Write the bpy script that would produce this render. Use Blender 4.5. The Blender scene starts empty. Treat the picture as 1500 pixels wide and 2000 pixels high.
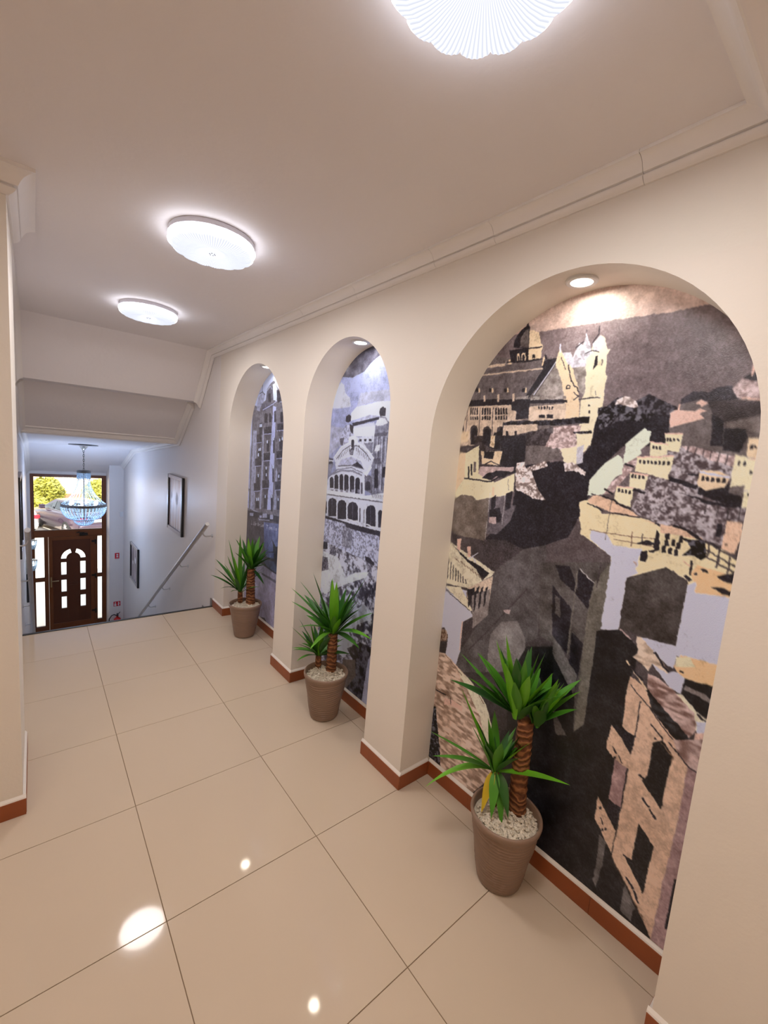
import bpy, bmesh, math, random
import numpy as np
from mathutils import Vector, Matrix
random.seed(7)
PI = math.pi
SC = bpy.context.scene
COL = SC.collection

# ------------------------------------------------------------------ camera, world, lights
cam_d = bpy.data.cameras.new('camera'); cam = bpy.data.objects.new('camera', cam_d); COL.objects.link(cam)
yaw, pit, rol = 0.6926, -0.125, 0.0806
f = Vector((math.sin(yaw)*math.cos(pit), math.cos(yaw)*math.cos(pit), math.sin(pit)))
rt = Vector((math.cos(yaw), -math.sin(yaw), 0)); up = rt.cross(f)
rt2 = math.cos(rol)*rt + math.sin(rol)*up; up2 = -math.sin(rol)*rt + math.cos(rol)*up
M = Matrix((rt2, up2, -f)).transposed().to_4x4(); M.translation = Vector((-0.3307, -1.4081, 1.6693))
cam.matrix_world = M
cam_d.sensor_fit = 'HORIZONTAL'; cam_d.sensor_width = 36.0; cam_d.lens = 36*830/1500
cam_d.clip_start = 0.02; cam_d.clip_end = 300
SC.camera = cam
SC.view_settings.view_transform = 'Standard'; SC.view_settings.look = 'None'
SC.view_settings.gamma = 1.0; SC.view_settings.use_curve_mapping = False
SC.view_settings.exposure = 0.0

W = bpy.data.worlds.new('daylight'); SC.world = W; W.use_nodes = True
bg = W.node_tree.nodes['Background']; bg.inputs[0].default_value = (0.86, 0.93, 1.0, 1); bg.inputs[1].default_value = 2.4

def light(name, kind, loc, energy, color, rot=(0, 0, 0), **kw):
    d = bpy.data.lights.new(name, kind); d.energy = energy; d.color = color
    for k, v in kw.items(): setattr(d, k, v)
    o = bpy.data.objects.new(name, d); COL.objects.link(o); o.location = loc; o.rotation_euler = rot
    return o
light('sun', 'SUN', (0, 20, 10), 10.0, (1.0, 0.93, 0.80), (math.radians(48), 0, math.radians(-25)), angle=0.01)

LAMP_W, LAMP_C = 10.8, (1.0, 0.94, 0.92)
HALL_W, HALL_C = 9.0, (1.0, 0.76, 0.55)      # warmer lamps of the hall around the camera
DOWN_W, DOWN_C = 1.3, (1.0, 0.90, 0.74)
CHAND_W, CHAND_C = 34.0, (0.46, 0.63, 1.0)
SHADE_L = 1.4

# ------------------------------------------------------------------ materials
def srgb(r, g, b):
    t = [c/255 for c in (r, g, b)]
    return tuple(c/12.92 if c <= .04045 else ((c+.055)/1.055)**2.4 for c in t)
MATS = {}
def mat(name, col, rough=.6, metal=0., var=.05, vscale=6., bump=0., bscale=60., spec=.5, coat=0., coords='Object', **kw):
    if name in MATS: return MATS[name]
    m = bpy.data.materials.new(name); m.use_nodes = True; nt = m.node_tree; N, L = nt.nodes, nt.links
    p = N['Principled BSDF']
    p.inputs['Roughness'].default_value = rough; p.inputs['Metallic'].default_value = metal
    p.inputs['Specular IOR Level'].default_value = spec; p.inputs['Coat Weight'].default_value = coat
    for k, v in kw.items(): p.inputs[k].default_value = v
    tc = N.new('ShaderNodeTexCoord')
    nz = N.new('ShaderNodeTexNoise'); nz.inputs['Scale'].default_value = vscale; nz.inputs['Detail'].default_value = 4
    L.new(tc.outputs[coords], nz.inputs['Vector'])
    mx = N.new('ShaderNodeMix'); mx.data_type = 'RGBA'
    a = tuple(max(0, c*(1-var)) for c in col); b = tuple(min(1, c*(1+var)) for c in col)
    mx.inputs[6].default_value = (*a, 1); mx.inputs[7].default_value = (*b, 1)
    L.new(nz.outputs['Fac'], mx.inputs[0]); L.new(mx.outputs[2], p.inputs['Base Color'])
    if bump:
        n2 = N.new('ShaderNodeTexNoise'); n2.inputs['Scale'].default_value = bscale; n2.inputs['Detail'].default_value = 3
        L.new(tc.outputs[coords], n2.inputs['Vector'])
        bp = N.new('ShaderNodeBump'); bp.inputs['Strength'].default_value = bump; bp.inputs['Distance'].default_value = .01
        L.new(n2.outputs['Fac'], bp.inputs['Height']); L.new(bp.outputs['Normal'], p.inputs['Normal'])
    MATS[name] = m
    return m
def emit(name, col, s):
    m = bpy.data.materials.new(name); m.use_nodes = True; nt = m.node_tree; N, L = nt.nodes, nt.links
    N.remove(N['Principled BSDF']); e = N.new('ShaderNodeEmission'); e.inputs[0].default_value = (*col, 1); e.inputs[1].default_value = s
    L.new(e.outputs[0], N['Material Output'].inputs[0]); return m
PAINT = mat('cream_wall_paint', (.83, .765, .685), .55, var=.02, vscale=2, bump=.05, bscale=90)
STAIRLIT = mat('cold_lit_stair_paint', (.84, .79, .76), .45, var=.02, vscale=2, bump=.04, bscale=60)  # the hall's wall paint with the blue of the chandelier light mixed in
CEIL = mat('ceiling_paint', (.85, .80, .79), .7, var=.02, vscale=2, bump=.12, bscale=25)
TRIM = mat('cornice_plaster', (.88, .83, .79), .55, var=.02, bump=.04, bscale=40)
CAULK = mat('white_caulk', (.82, .76, .70), .6, var=.05, vscale=30)
BASE = mat('terracotta_tile', srgb(150, 78, 38), .38, var=.16, vscale=9, bump=.05, bscale=30)
GROUT = mat('tile_grout', srgb(140, 116, 92), .8)
STEEL = mat('brushed_steel', (.62, .62, .64), .28, 1.0, var=.08, vscale=40)
BLACK = mat('black_plastic', (.012, .012, .013), .4)
WOOD = mat('brown_door_wood', srgb(118, 62, 26), .35, var=.22, vscale=5, bump=.05, bscale=30)
WOODD = mat('dark_door_panel', srgb(88, 42, 20), .35, var=.2, vscale=7, bump=.05, bscale=30)
WHITE = mat('white_plastic', (.82, .82, .82), .4, var=.01)

def tile_mat():
    m = mat('polished_floor_tile', (.60, .49, .375), .05, var=.045, vscale=2.2, spec=.22)
    nt = m.node_tree; N, L = nt.nodes, nt.links
    oi = N.new('ShaderNodeObjectInfo'); tc = [n for n in N if n.type == 'TEX_COORD'][0]; nz = [n for n in N if n.type == 'TEX_NOISE'][0]
    nz.noise_dimensions = '4D'; L.new(oi.outputs['Random'], nz.inputs['W']); nz.inputs['Detail'].default_value = 6
    mp = N.new('ShaderNodeMath'); mp.operation = 'MULTIPLY'; mp.inputs[1].default_value = 37.
    L.new(oi.outputs['Random'], mp.inputs[0]); L.new(mp.outputs[0], nz.inputs['W'])
    return m
TILE = tile_mat()

# ------------------------------------------------------------------ mesh helpers
def bm_box(bm, a, b, bev=0.):
    x0, y0, z0 = a; x1, y1, z1 = b
    r = bmesh.ops.create_cube(bm, size=1.0)
    vs = r['verts']
    for v in vs:
        v.co = Vector(((x0+x1)/2 + v.co.x*(x1-x0), (y0+y1)/2 + v.co.y*(y1-y0), (z0+z1)/2 + v.co.z*(z1-z0)))
    if bev:
        es = list({e for v in vs for e in v.link_edges})
        bmesh.ops.bevel(bm, geom=es, offset=bev, segments=1, affect='EDGES')
    return vs
def bm_tube(bm, pts, r, seg=12, cap=True):
    pts = [Vector(p) for p in pts]; rs = r if isinstance(r, (list, tuple)) else [r]*len(pts)
    rings = []; prev = None
    for i, p in enumerate(pts):
        t = (pts[min(i+1, len(pts)-1)]-pts[max(i-1, 0)]).normalized()
        if prev is None:
            a = t.orthogonal().normalized()
        else:
            a = (prev - t*prev.dot(t)).normalized()
        prev = a; b = t.cross(a)
        rings.append([bm.verts.new(p + rs[i]*(math.cos(2*PI*k/seg)*a + math.sin(2*PI*k/seg)*b)) for k in range(seg)])
    for i in range(len(rings)-1):
        for k in range(seg):
            bm.faces.new((rings[i][k], rings[i][(k+1) % seg], rings[i+1][(k+1) % seg], rings[i+1][k]))
    if cap:
        bm.faces.new(rings[0][::-1]); bm.faces.new(rings[-1])
def bm_lathe(bm, prof, seg=32, c=(0, 0, 0), rf=None, closed=False):
    c = Vector(c); rings = []
    for i, (r, z) in enumerate(prof):
        if r < 1e-6: rings.append([bm.verts.new(c+Vector((0, 0, z)))]); continue
        ring = []
        for k in range(seg):
            a = 2*PI*k/seg; rr, zz = (r, z) if rf is None else rf(i, r, z, a)
            ring.append(bm.verts.new(c+Vector((rr*math.cos(a), rr*math.sin(a), zz))))
        rings.append(ring)
    for A, B in zip(rings, rings[1:]):
        for k in range(seg):
            k2 = (k+1) % seg
            if len(A) == 1 and len(B) == 1: continue
            if len(A) == 1: bm.faces.new((A[0], B[k2], B[k]))
            elif len(B) == 1: bm.faces.new((A[k], A[k2], B[0]))
            else: bm.faces.new((A[k], A[k2], B[k2], B[k]))
def bm_prism(bm, poly, origin, ax, ay, az):
    """extrude a 2-D polygon (in axes ax, ay) along az"""
    o, ax, ay, az = map(Vector, (origin, ax, ay, az))
    a = [bm.verts.new(o+ax*u+ay*v) for u, v in poly]; b = [bm.verts.new(o+ax*u+ay*v+az) for u, v in poly]
    n = len(poly); bm.faces.new(a); bm.faces.new(b[::-1])
    for i in range(n): bm.faces.new((a[i], b[i], b[(i+1) % n], a[(i+1) % n]))
def obj(name, bm, m, parent=None, smooth=False, loc=None):
    bmesh.ops.recalc_face_normals(bm, faces=bm.faces[:])
    me = bpy.data.meshes.new(name); bm.to_mesh(me); bm.free()
    if m is not None:
        for mm in (m if isinstance(m, (list, tuple)) else [m]): me.materials.append(mm)
    if smooth:
        for p in me.polygons: p.use_smooth = True
        if smooth != 'all': me.set_sharp_from_angle(angle=math.radians(smooth if smooth > 1 else 40))
    o = bpy.data.objects.new(name, me); COL.objects.link(o)
    if loc is not None: o.location = loc
    if parent is not None: o.parent = parent
    return o
def B(): return bmesh.new()
def box(name, a, b, m, parent=None, bev=0., recenter=True):
    c = Vector(((a[0]+b[0])/2, (a[1]+b[1])/2, min(a[2], b[2])))
    bm = B(); bm_box(bm, Vector(a)-c, Vector(b)-c, bev)
    o = obj(name, bm, m, parent)
    o.location = c - (Vector(parent.location) if parent is not None else Vector())
    return o
def struct(o): o['kind'] = 'structure'; return o
def tag(o, label, cat, group=None):
    o['label'] = label; o['category'] = cat
    if group: o['group'] = group
    return o
def thing(name, label, cat, loc, group=None, rz=0.):
    o = bpy.data.objects.new(name, None); COL.objects.link(o); o.location = loc; o.rotation_euler = (0, 0, rz)
    o.empty_display_size = .1
    return tag(o, label, cat, group)

# ------------------------------------------------------------------ the setting
XR, XB = 1.083, 1.293        # face of the arched wall, back of its niches
XL = -0.465                  # stair wall on the other side
XS = -0.396                  # end of the short wall
YE = 2.955                   # top edge of the stairs
ZC, ZF = 2.60, -2.40         # ceiling, entrance floor
YW, YD = 8.75, 9.25          # entrance wall, door plane
NICHE = [(-1.158, .003, 2.352), (.312, 1.21, 2.347), (1.52, 2.66, 2.352)]   # y0, y1, apex
CP = [(-1.095, ZC), (3.18, ZC), (3.60, 2.12), (3.84, 2.12), (4.43, 1.69), (7.45, 1.465), (8.75, 1.09), (YD+.1, .85)]

def arch_pts(y0, y1, apex, n=40):
    r = (y1-y0)/2; c = (y0+y1)/2; s = apex-r
    return [(c - r*math.cos(PI*k/n), s + r*math.sin(PI*k/n)) for k in range(n+1)]
out = [(-3.3, 0)]
for y0, y1, ap in NICHE:
    out += [(y0, 0)] + arch_pts(y0, y1, ap) + [(y1, 0)]
out += [(YE-.012, 0), (YE-.012, 2.75), (-3.3, 2.75)]
bm = B(); bm_prism(bm, out, (XR, 0, 0), (0, 1, 0), (0, 0, 1), (XB-XR, 0, 0))
wall_right = struct(obj('wall_right', bm, PAINT, None, 30))
bk = struct(box('wall_right_back', (XB, -3.3, -.05), (XB+.12, YE+.1, 2.75), PAINT)); bk.parent = wall_right
del bk['kind']
# stair flight wall, its colour made bluer to carry the cold stairwell light
struct(box('wall_stairs', (XR+.003, YE-.012, -2.6), (XB, YD+.25, 2.75), STAIRLIT))
struct(box('wall_left', (XL-.15, 1.34, -2.6), (XL, YD+.25, 2.75), STAIRLIT))
struct(box('wall_stub', (-2.5, .82, 0), (XS, 1.34, 2.7), PAINT))
struct(box('wall_side', (-2.65, -3.3, 0), (-2.5, 1.34, 2.7), PAINT))
struct(box('wall_back', (-2.5, -3.45, 0), (XR, -3.3, 2.7), PAINT))
# ceiling: level over the hall, then stepping and sloping down over the stairs
bm = B()
prof = [(-3.3, ZC)] + CP[1:] + [(YD+.1, 2.75), (-3.3, 2.75)]
bm_prism(bm, prof, (-2.5, 0, 0), (0, 1, 0), (0, 0, 1), (XR+2.5, 0, 0))
ceiling = struct(obj('ceiling', bm, CEIL))
struct(box('trim_1', (-2.5, -1.38, 2.525), (XR, -1.095, ZC), CEIL))     # shallow beam
# entrance wall: only the piece beside the door recess, and the thin jamb on the other side
struct(box('wall_front', (.83, YW, -2.6), (XR, YD+.25, 2.0), STAIRLIT))
struct(box('wall_front_jamb', (XL, YD-.03, -2.6), (-.414, YD+.25, 2.0), STAIRLIT))
struct(box('wall_front_head', (-.414, YD-.02, .84), (.83, YD+.25, 2.0), STAIRLIT))

# floors
floor = struct(box('floor', (-2.5, -3.3, -.2), (XB, YE, -.003), GROUT))
TM = {}
for i in range(-5, 3):
    for j in range(-6, 5):
        x0, x1, y0, y1 = i*.6, i*.6+.6, j*.6, j*.6+.6
        if j >= 2 and i < -1: continue
        x0 = max(x0, -2.5); x1 = min(x1, XB); y0 = max(y0, -3.3); y1 = min(y1, YE)
        if j >= 3: x0 = max(x0, XL)
        if x1-x0 < .02 or y1-y0 < .02: continue
        key = (round(x1-x0, 3), round(y1-y0, 3)); g = .0013
        if key not in TM:
            bm = B(); sx, sy = key[0]/2-g, key[1]/2-g
            bm_box(bm, (-sx, -sy, -.003), (sx, sy, 0.0), .0007)
            me = bpy.data.meshes.new('floor_tile'); bm.to_mesh(me); bm.free(); me.materials.append(TILE); TM[key] = me
        o = bpy.data.objects.new('floor_tile', TM[key]); COL.objects.link(o)
        o.parent = floor; o.location = Vector(((x0+x1)/2, (y0+y1)/2, 0)) - floor.location
struct(box('floor', (XL-.1, 6.5, ZF-.2), (XR+.1, YD+.4, ZF), TILE))

# stairs
NR, RISE, RUN = 14, 2.4/14, .275
st = thing('staircase', 'tiled staircase going down from the hall floor to the entrance door', 'staircase', (.31, YE, ZF))
for k in range(1, NR):
    y0 = YE+.012+(k-1)*RUN; z = -k*RISE
    box('step', (XL+.004, y0, z-.17 if k < NR-1 else ZF), (XR-.004, y0+RUN+.02, z), TILE, st, .003)
box('riser', (XL+.004, YE, -RISE-.1), (XR-.004, YE+.012, -.014), TILE, st)
box('edge_strip', (XL+.004, YE-.010, -.002), (XR-.004, YE+.016, .007), BLACK, st, .002)

# baseboards: terracotta tile strips with a line of white filler on top
BBH, BBT = .076, .011
def baseboard(name, runs):
    root = None
    for (p, q, n) in runs:      # p->q on the wall line, n = outward normal
        p = Vector((*p, 0)); q = Vector((*q, 0)); n = Vector((*n, 0)); d = (q-p); L = d.length; d.normalize()
        bm = B(); bm_prism(bm, [(0, .001), (BBT, .001), (BBT, BBH-.002), (BBT-.002, BBH), (0, BBH)], (0, 0, 0), n, (0, 0, 1), d*(L-.001))
        bm2 = B(); bm_prism(bm2, [(0, BBH), (BBT-.001, BBH), (BBT-.003, BBH+.006), (0, BBH+.015)], (0, 0, 0), n, (0, 0, 1), d*L)
        if root is None:
            root = struct(obj(name, bm, BASE)); root.location = p
        else:
            o = obj('baseboard_tile', bm, BASE, root); o.location = p-root.location
        c = obj('filler_strip', bm2, CAULK, root); c.location = p-root.location
    return root
def split(p, q, n, cuts, axis=1):
    pts = [p]+[((c, p[1]) if axis == 0 else (p[0], c)) for c in cuts]+[q]
    return [(a, b, n) for a, b in zip(pts, pts[1:])]
T = BBT
runs = split((XR, -3.29), (XR, NICHE[0][0]+T), (-1, 0), [-2.7, -2.1, -1.5])
for k, (y0, y1, ap) in enumerate(NICHE):
    runs += [((XR, y0), (XB, y0), (0, 1))]
    cuts = [[-.88, -.28], [.52], [1.95, 2.4]][k]
    runs += split((XB, y0+T), (XB, y1-T), (-1, 0), cuts)
    runs += [((XB-T, y1), (XR, y1), (0, -1))]
    nxt = NICHE[k+1][0]+T if k < 2 else YE
    runs += [((XR, y1-T), (XR, nxt), (-1, 0))]
baseboard('baseboard_right', runs)
baseboard('baseboard_stub', split((-2.49, .82), (XS+T, .82), (0, -1), [-1.9, -1.3, -.7], 0) + [((XS, .82), (XS, 1.34), (1, 0))])
# stepped skirting on the flight
for k in range(1, NR):
    y0 = YE+.012+(k-1)*RUN; z = -k*RISE
    bm = B()
    bm_prism(bm, [(0, 0), (RUN, 0), (RUN, .07), (.06, .07), (.06, RISE+.07), (0, RISE+.07)], (XR-.010, y0, z), (0, 1, 0), (0, 0, 1), (.009, 0, 0))
    if k == 1: sk = struct(obj('baseboard_stairs', bm, mat('grey_skirting', srgb(120, 108, 104), .4)))
    else: obj('skirting_step', bm, MATS['grey_skirting'], sk)

# cornices
CORN = [(0, 0), (.066, 0), (.066, .010), (.060, .0105), (.050, .0145), (.041, .021), (.034, .030), (.029, .040), (.027, .0435),
        (.0180, .0445), (.0180, .0495), (.0240, .051), (.021, .0565), (.015, .0625), (.008, .0665), (.007, .068), (0, .068)]
def cornice(name, path, m=TRIM, sc=1.0):
    """path: (point, out vector, down vector) with mitred vectors"""
    bm = B(); rings = []
    for p, o, d in path:
        rings.append([bm.verts.new(Vector(p)+sc*(Vector(o)*u+Vector(d)*v)) for u, v in CORN])
    n = len(CORN)
    for a, b in zip(rings, rings[1:]):
        for k in range(n): bm.faces.new((a[k], a[(k+1) % n], b[(k+1) % n], b[k]))
    bm.faces.new(rings[0]); bm.faces.new(rings[-1][::-1])
    return struct(obj(name, bm, m, None, 25))
def downs(P):
    res = []
    def nrm(a, b):
        d = Vector((b[0]-a[0], b[1]-a[1])).normalized(); return Vector((d.y, -d.x)) if True else None
    for i in range(len(P)):
        n1 = nrm(P[max(i-1, 0)], P[max(i, 1)]) if i > 0 else nrm(P[0], P[1])
        n2 = nrm(P[i], P[i+1]) if i < len(P)-1 else n1
        s = n1+n2
        res.append(s * (2/s.dot(s)) if s.dot(s) > 1e-6 else n1)
    return res
dn = downs(CP)
def slope_run(i, j, x, ox):
    return [((x, CP[k][0], CP[k][1]), (ox, 0, 0), (0, dn[k].x, dn[k].y)) for k in range(i, j)]
Dn = (0, 0, -1)
seams = [-1.095, -.79, -.263, .06, .66, 1.26, 1.86, 2.46]
tn = 2
for a, b in zip(seams, seams[1:]):
    o0 = (-1, 1, 0) if a == -1.095 else (-1, 0, 0)
    cornice('trim_%d' % tn, [((XR, a+(.0006 if a > -1 else 0), ZC), o0, Dn), ((XR, b-.0006, ZC), (-1, 0, 0), Dn)]); tn += 1
cornice('trim_%d' % tn, [((XR, 2.4606, ZC), (-1, 0, 0), Dn)] + slope_run(1, 3, XR, -1)); tn += 1
cornice('trim_%d' % tn, slope_run(3, 8, XR, -1)); tn += 1
cornice('trim_%d' % tn, [((-2.5, -1.095, ZC), (0, 1, 0), Dn), ((XR, -1.095, ZC), (-1, 1, 0), Dn)]); tn += 1
cornice('trim_%d' % tn, [((-2.5, .82, ZC), (0, -1, 0), Dn), ((XS, .82, ZC), (1, -1, 0), Dn), ((XS, 1.34, ZC), (1, 0, 0), Dn)], sc=1.3); tn += 1
cornice('trim_%d' % tn, [((XL, 1.36, ZC), (1, 0, 0), Dn)] + slope_run(1, 3, XL, 1)); tn += 1
cornice('trim_%d' % tn, slope_run(3, 8, XL, 1)); tn += 1
# cornice across the stairs where the sloping soffit meets the entrance ceiling
cornice('trim_%d' % tn, [((XL, 4.47, 1.712), (0, -1, 0), Dn), ((XR, 4.47, 1.712), (0, -1, 0), Dn)], sc=1.15); tn += 1

# ------------------------------------------------------------------ ceiling lights
def shade_mat():
    m = bpy.data.materials.new('lit_pleated_shade'); m.use_nodes = True; nt = m.node_tree; N, L = nt.nodes, nt.links
    N.remove(N['Principled BSDF'])
    tc = N.new('ShaderNodeTexCoord'); sp = N.new('ShaderNodeSeparateXYZ'); L.new(tc.outputs['Object'], sp.inputs[0])
    at = N.new('ShaderNodeMath'); at.operation = 'ARCTAN2'; L.new(sp.outputs[1], at.inputs[0]); L.new(sp.outputs[0], at.inputs[1])
    mu = N.new('ShaderNodeMath'); mu.operation = 'MULTIPLY'; mu.inputs[1].default_value = 96.; L.new(at.outputs[0], mu.inputs[0])
    co = N.new('ShaderNodeMath'); co.operation = 'COSINE'; L.new(mu.outputs[0], co.inputs[0])
    mr = N.new('ShaderNodeMapRange'); mr.inputs[1].default_value = -1; mr.inputs[2].default_value = 1
    mr.inputs[3].default_value = SHADE_L*.64; mr.inputs[4].default_value = SHADE_L; L.new(co.outputs[0], mr.inputs[0])
    # the light ring sits behind the rim, so the rim is the brightest part
    zz = N.new('ShaderNodeMapRange'); zz.interpolation_type = 'SMOOTHSTEP'; zz.inputs[1].default_value = -.066; zz.inputs[2].default_value = -.035; zz.inputs[3].default_value = 1.; zz.inputs[4].default_value = 7.; L.new(sp.outputs[2], zz.inputs[0])
    m2 = N.new('ShaderNodeMath'); m2.operation = 'MULTIPLY'; L.new(mr.outputs[0], m2.inputs[0]); L.new(zz.outputs[0], m2.inputs[1])
    e = N.new('ShaderNodeEmission'); e.inputs[0].default_value = (.86, .89, 1.0, 1); L.new(m2.outputs[0], e.inputs[1])
    L.new(e.outputs[0], N['Material Output'].inputs[0]); return m
SHADE = shade_mat()
def shade_bm(R=.182):
    bm = B()
    prof = [(.93, .052), (.985, .046), (1.0, .036), (.985, .024), (.93, .012), (.80, .003), (.62, 0.), (.42, .003), (.28, .010), (.19, .016), (.14, .013), (.10, .006), (0, .004)]
    def rf(i, r, z, a):
        w = min(1, max(0, (r/R-.25)/.6))
        sc = abs(math.cos(a*8)); s = (sc**.6-.62)*.075*w
        return r*(1+s) + .0016*w*math.cos(96*a)*R/.2, z + .0022*w*math.cos(96*a) + .007*(1-w)*0
    bm_lathe(bm, [(r*R, z-.075) for r, z in prof], 576, rf=rf)
    return bm
LABEL_L = ['round white pleated ceiling lamp opposite the niche with the rooftops mural',
           'round white pleated ceiling lamp in the middle of the row of three',
           'round white pleated ceiling lamp close to the top of the stairs',
           'round warm white pleated ceiling lamp beyond the shallow ceiling beam',
           'round warm white pleated ceiling lamp in the side of the hall before the short wall']
c0 = None
for k, (x, y) in enumerate([(.295, -.81), (.315, .745), (.32, 2.19), (.32, -2.4), (-1.5, -1.0)]):
    t = thing('ceiling_lamp', LABEL_L[k], 'ceiling lamp', (x, y, ZC), 'round ceiling lamps of the hall')
    bm = B(); bm_lathe(bm, [(0, 0), (.180, 0), (.183, -.004), (.183, -.022), (.176, -.026), (0, -.026)], 72)
    obj('base_ring', bm, mat('lamp_white_metal', (.72, .70, .76), .35, var=.01), t, 40)
    if c0 is None:
        s = obj('shade', shade_bm(), SHADE, t, 50); c0 = s.data
    else:
        s = bpy.data.objects.new('shade', c0); COL.objects.link(s); s.parent = t
    bm = B()
    for a in range(6):
        bm_lathe(bm, [(0, -.0725), (.0022, -.0715), (.0028, -.0695)], 8, (.012*math.cos(a*PI/3), .012*math.sin(a*PI/3), 0))
    obj('centre_crystals', bm, mat('crystal_grey', (.35, .35, .40), .1), s)
    light('ceiling_lamp_light', 'AREA', (x, y, ZC-.082), LAMP_W if k < 3 else HALL_W, LAMP_C if k < 3 else HALL_C, shape='DISK', size=.34)

# niche downlights
LENS = emit('downlight_lens', (1.0, .93, .80), 9.)
LB = ['round recessed downlight in the crown of the widest niche, above the rooftops mural',
      'round recessed downlight in the crown of the niche with the domed palace mural',
      'round recessed downlight in the crown of the niche with the corner building mural']
for k, (y0, y1, ap) in enumerate(NICHE):
    yc = (y0+y1)/2
    t = thing('downlight', LB[k], 'downlight', (1.183, yc, ap), 'niche downlights')
    bm = B(); bm_lathe(bm, [(.038, -.010), (.050, -.011), (.054, -.008), (.055, .02), (.038, .02), (.038, -.010)], 40)
    obj('rim', bm, WHITE, t, 40)
    bm = B(); bm_lathe(bm, [(0, -.0075), (.038, -.0075), (.038, .0), (0, .0)], 40)
    obj('lens', bm, LENS, t)
    light('downlight_light', 'AREA', (1.183, yc, ap-.0125), DOWN_W, DOWN_C, shape='DISK', size=.07)

# ------------------------------------------------------------------ potted yuccas
POT = None
def pot_mat():
    m = mat('taupe_rippled_pot', srgb(140, 114, 96), .45, var=.06, vscale=8)
    nt = m.node_tree; N, L = nt.nodes, nt.links; p = N['Principled BSDF']; tc = [n for n in N if n.type == 'TEX_COORD'][0]
    mp = N.new('ShaderNodeMapping'); mp.inputs['Scale'].default_value = (2.2, 2.2, 22); L.new(tc.outputs['Object'], mp.inputs[0])
    nz = N.new('ShaderNodeTexNoise'); nz.inputs['Scale'].default_value = 3.2; nz.inputs['Detail'].default_value = 2; L.new(mp.outputs[0], nz.inputs['Vector'])
    b = N.new('ShaderNodeBump'); b.inputs['Strength'].default_value = .25; b.inputs['Distance'].default_value = .006
    L.new(nz.outputs['Fac'], b.inputs['Height']); L.new(b.outputs['Normal'], p.inputs['Normal']); return m
POTM = pot_mat()
PEB = mat('white_pebbles', (.70, .62, .50), .7, var=.38, vscale=150)
TRUNK = mat('yucca_bark', srgb(112, 70, 40), .75, var=.45, vscale=26, bump=.5, bscale=40)
def ring_bark():
    nt = TRUNK.node_tree; N, L = nt.nodes, nt.links; p = N['Principled BSDF']; tc = [n for n in N if n.type == 'TEX_COORD'][0]
    wv = N.new('ShaderNodeTexWave'); wv.bands_direction = 'Z'; wv.inputs['Scale'].default_value = 11.; wv.inputs['Distortion'].default_value = 9.; wv.inputs['Detail'].default_value = 3.; wv.inputs['Detail Scale'].default_value = 1.5; L.new(tc.outputs['Object'], wv.inputs['Vector'])
    cr = N.new('ShaderNodeValToRGB'); e = cr.color_ramp.elements; e[0].position = .1; e[0].color = (*srgb(98, 56, 28), 1); e[1].position = .95; e[1].color = (*srgb(158, 104, 64), 1); q = e.new(.55); q.color = (*srgb(122, 72, 38), 1)
    L.new(wv.outputs['Fac'], cr.inputs[0]); L.new(cr.outputs[0], p.inputs['Base Color'])
    b = N.new('ShaderNodeBump'); b.inputs['Strength'].default_value = .7; b.inputs['Distance'].default_value = .006; L.new(wv.outputs['Fac'], b.inputs['Height']); L.new(b.outputs[0], p.inputs['Normal'])
ring_bark()
def leaf_mat(name, c1, c2):
    m = mat(name, c1, .38, var=.15, vscale=10, spec=.4)
    p = m.node_tree.nodes['Principled BSDF']
    p.inputs['Subsurface Weight'].default_value = .0
    return m
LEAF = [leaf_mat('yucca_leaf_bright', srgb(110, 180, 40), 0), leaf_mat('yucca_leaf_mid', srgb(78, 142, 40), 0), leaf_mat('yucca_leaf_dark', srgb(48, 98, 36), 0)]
LEAFY = leaf_mat('yucca_leaf_yellow', srgb(205, 175, 40), 0)
def leaf_bm(b, tp, arch, w, twist=0.):
    b = Vector(b); tp = Vector(tp); d = tp-b; L = d.length
    c = b + d*.45 + Vector((0, 0, arch*L))
    n = 9; bm = B(); rows = []
    for i in range(n+1):
        t = i/n; p = (1-t)**2*b + 2*t*(1-t)*c + t*t*tp
        tg = (2*(1-t)*(c-b)+2*t*(tp-c)).normalized()
        h = Vector((d.x, d.y, 0)); h = h.normalized() if h.length > 1e-4 else Vector((1, 0, 0))
        side = tg.cross(Vector((0, 0, 1)))
        side = side.normalized() if side.length > .15 else h.cross(Vector((0, 0, 1))).normalized()
        side = Matrix.Rotation(twist, 3, tg) @ side
        nr = side.cross(tg).normalized()
        ww = w*(.34+.66*math.sin(min(1, t/.42)*PI/2))*(1 if t < .42 else max(0, (1-((t-.42)/.58)**1.7)))
        fold = .28*ww
        if i == n: rows.append([bm.verts.new(p)])
        else: rows.append([bm.verts.new(p-side*ww+nr*fold), bm.verts.new(p), bm.verts.new(p+side*ww+nr*fold)])
    for A, Bq in zip(rows, rows[1:]):
        if len(Bq) == 3:
            bm.faces.new((A[0], A[1], Bq[1], Bq[0])); bm.faces.new((A[1], A[2], Bq[2], Bq[1]))
        else:
            bm.faces.new((A[0], A[1], Bq[0])); bm.faces.new((A[1], A[2], Bq[0]))
    return bm
def trunk_bm(pts, rs, seed):
    rnd = random.Random(seed); bm = B(); P = []; R = []
    n = 26; pts = [Vector(p) for p in pts]
    for i in range(n+1):
        t = i/n*(len(pts)-1); k = min(int(t), len(pts)-2); u = t-k
        P.append(pts[k].lerp(pts[k+1], u)); r = rs[k]*(1-u)+rs[k+1]*u
        R.append(r*(1.05 if i % 2 else .95)*rnd.uniform(.97, 1.03))
    bm_tube(bm, P, R, 14); return bm
WID = .0235
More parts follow.
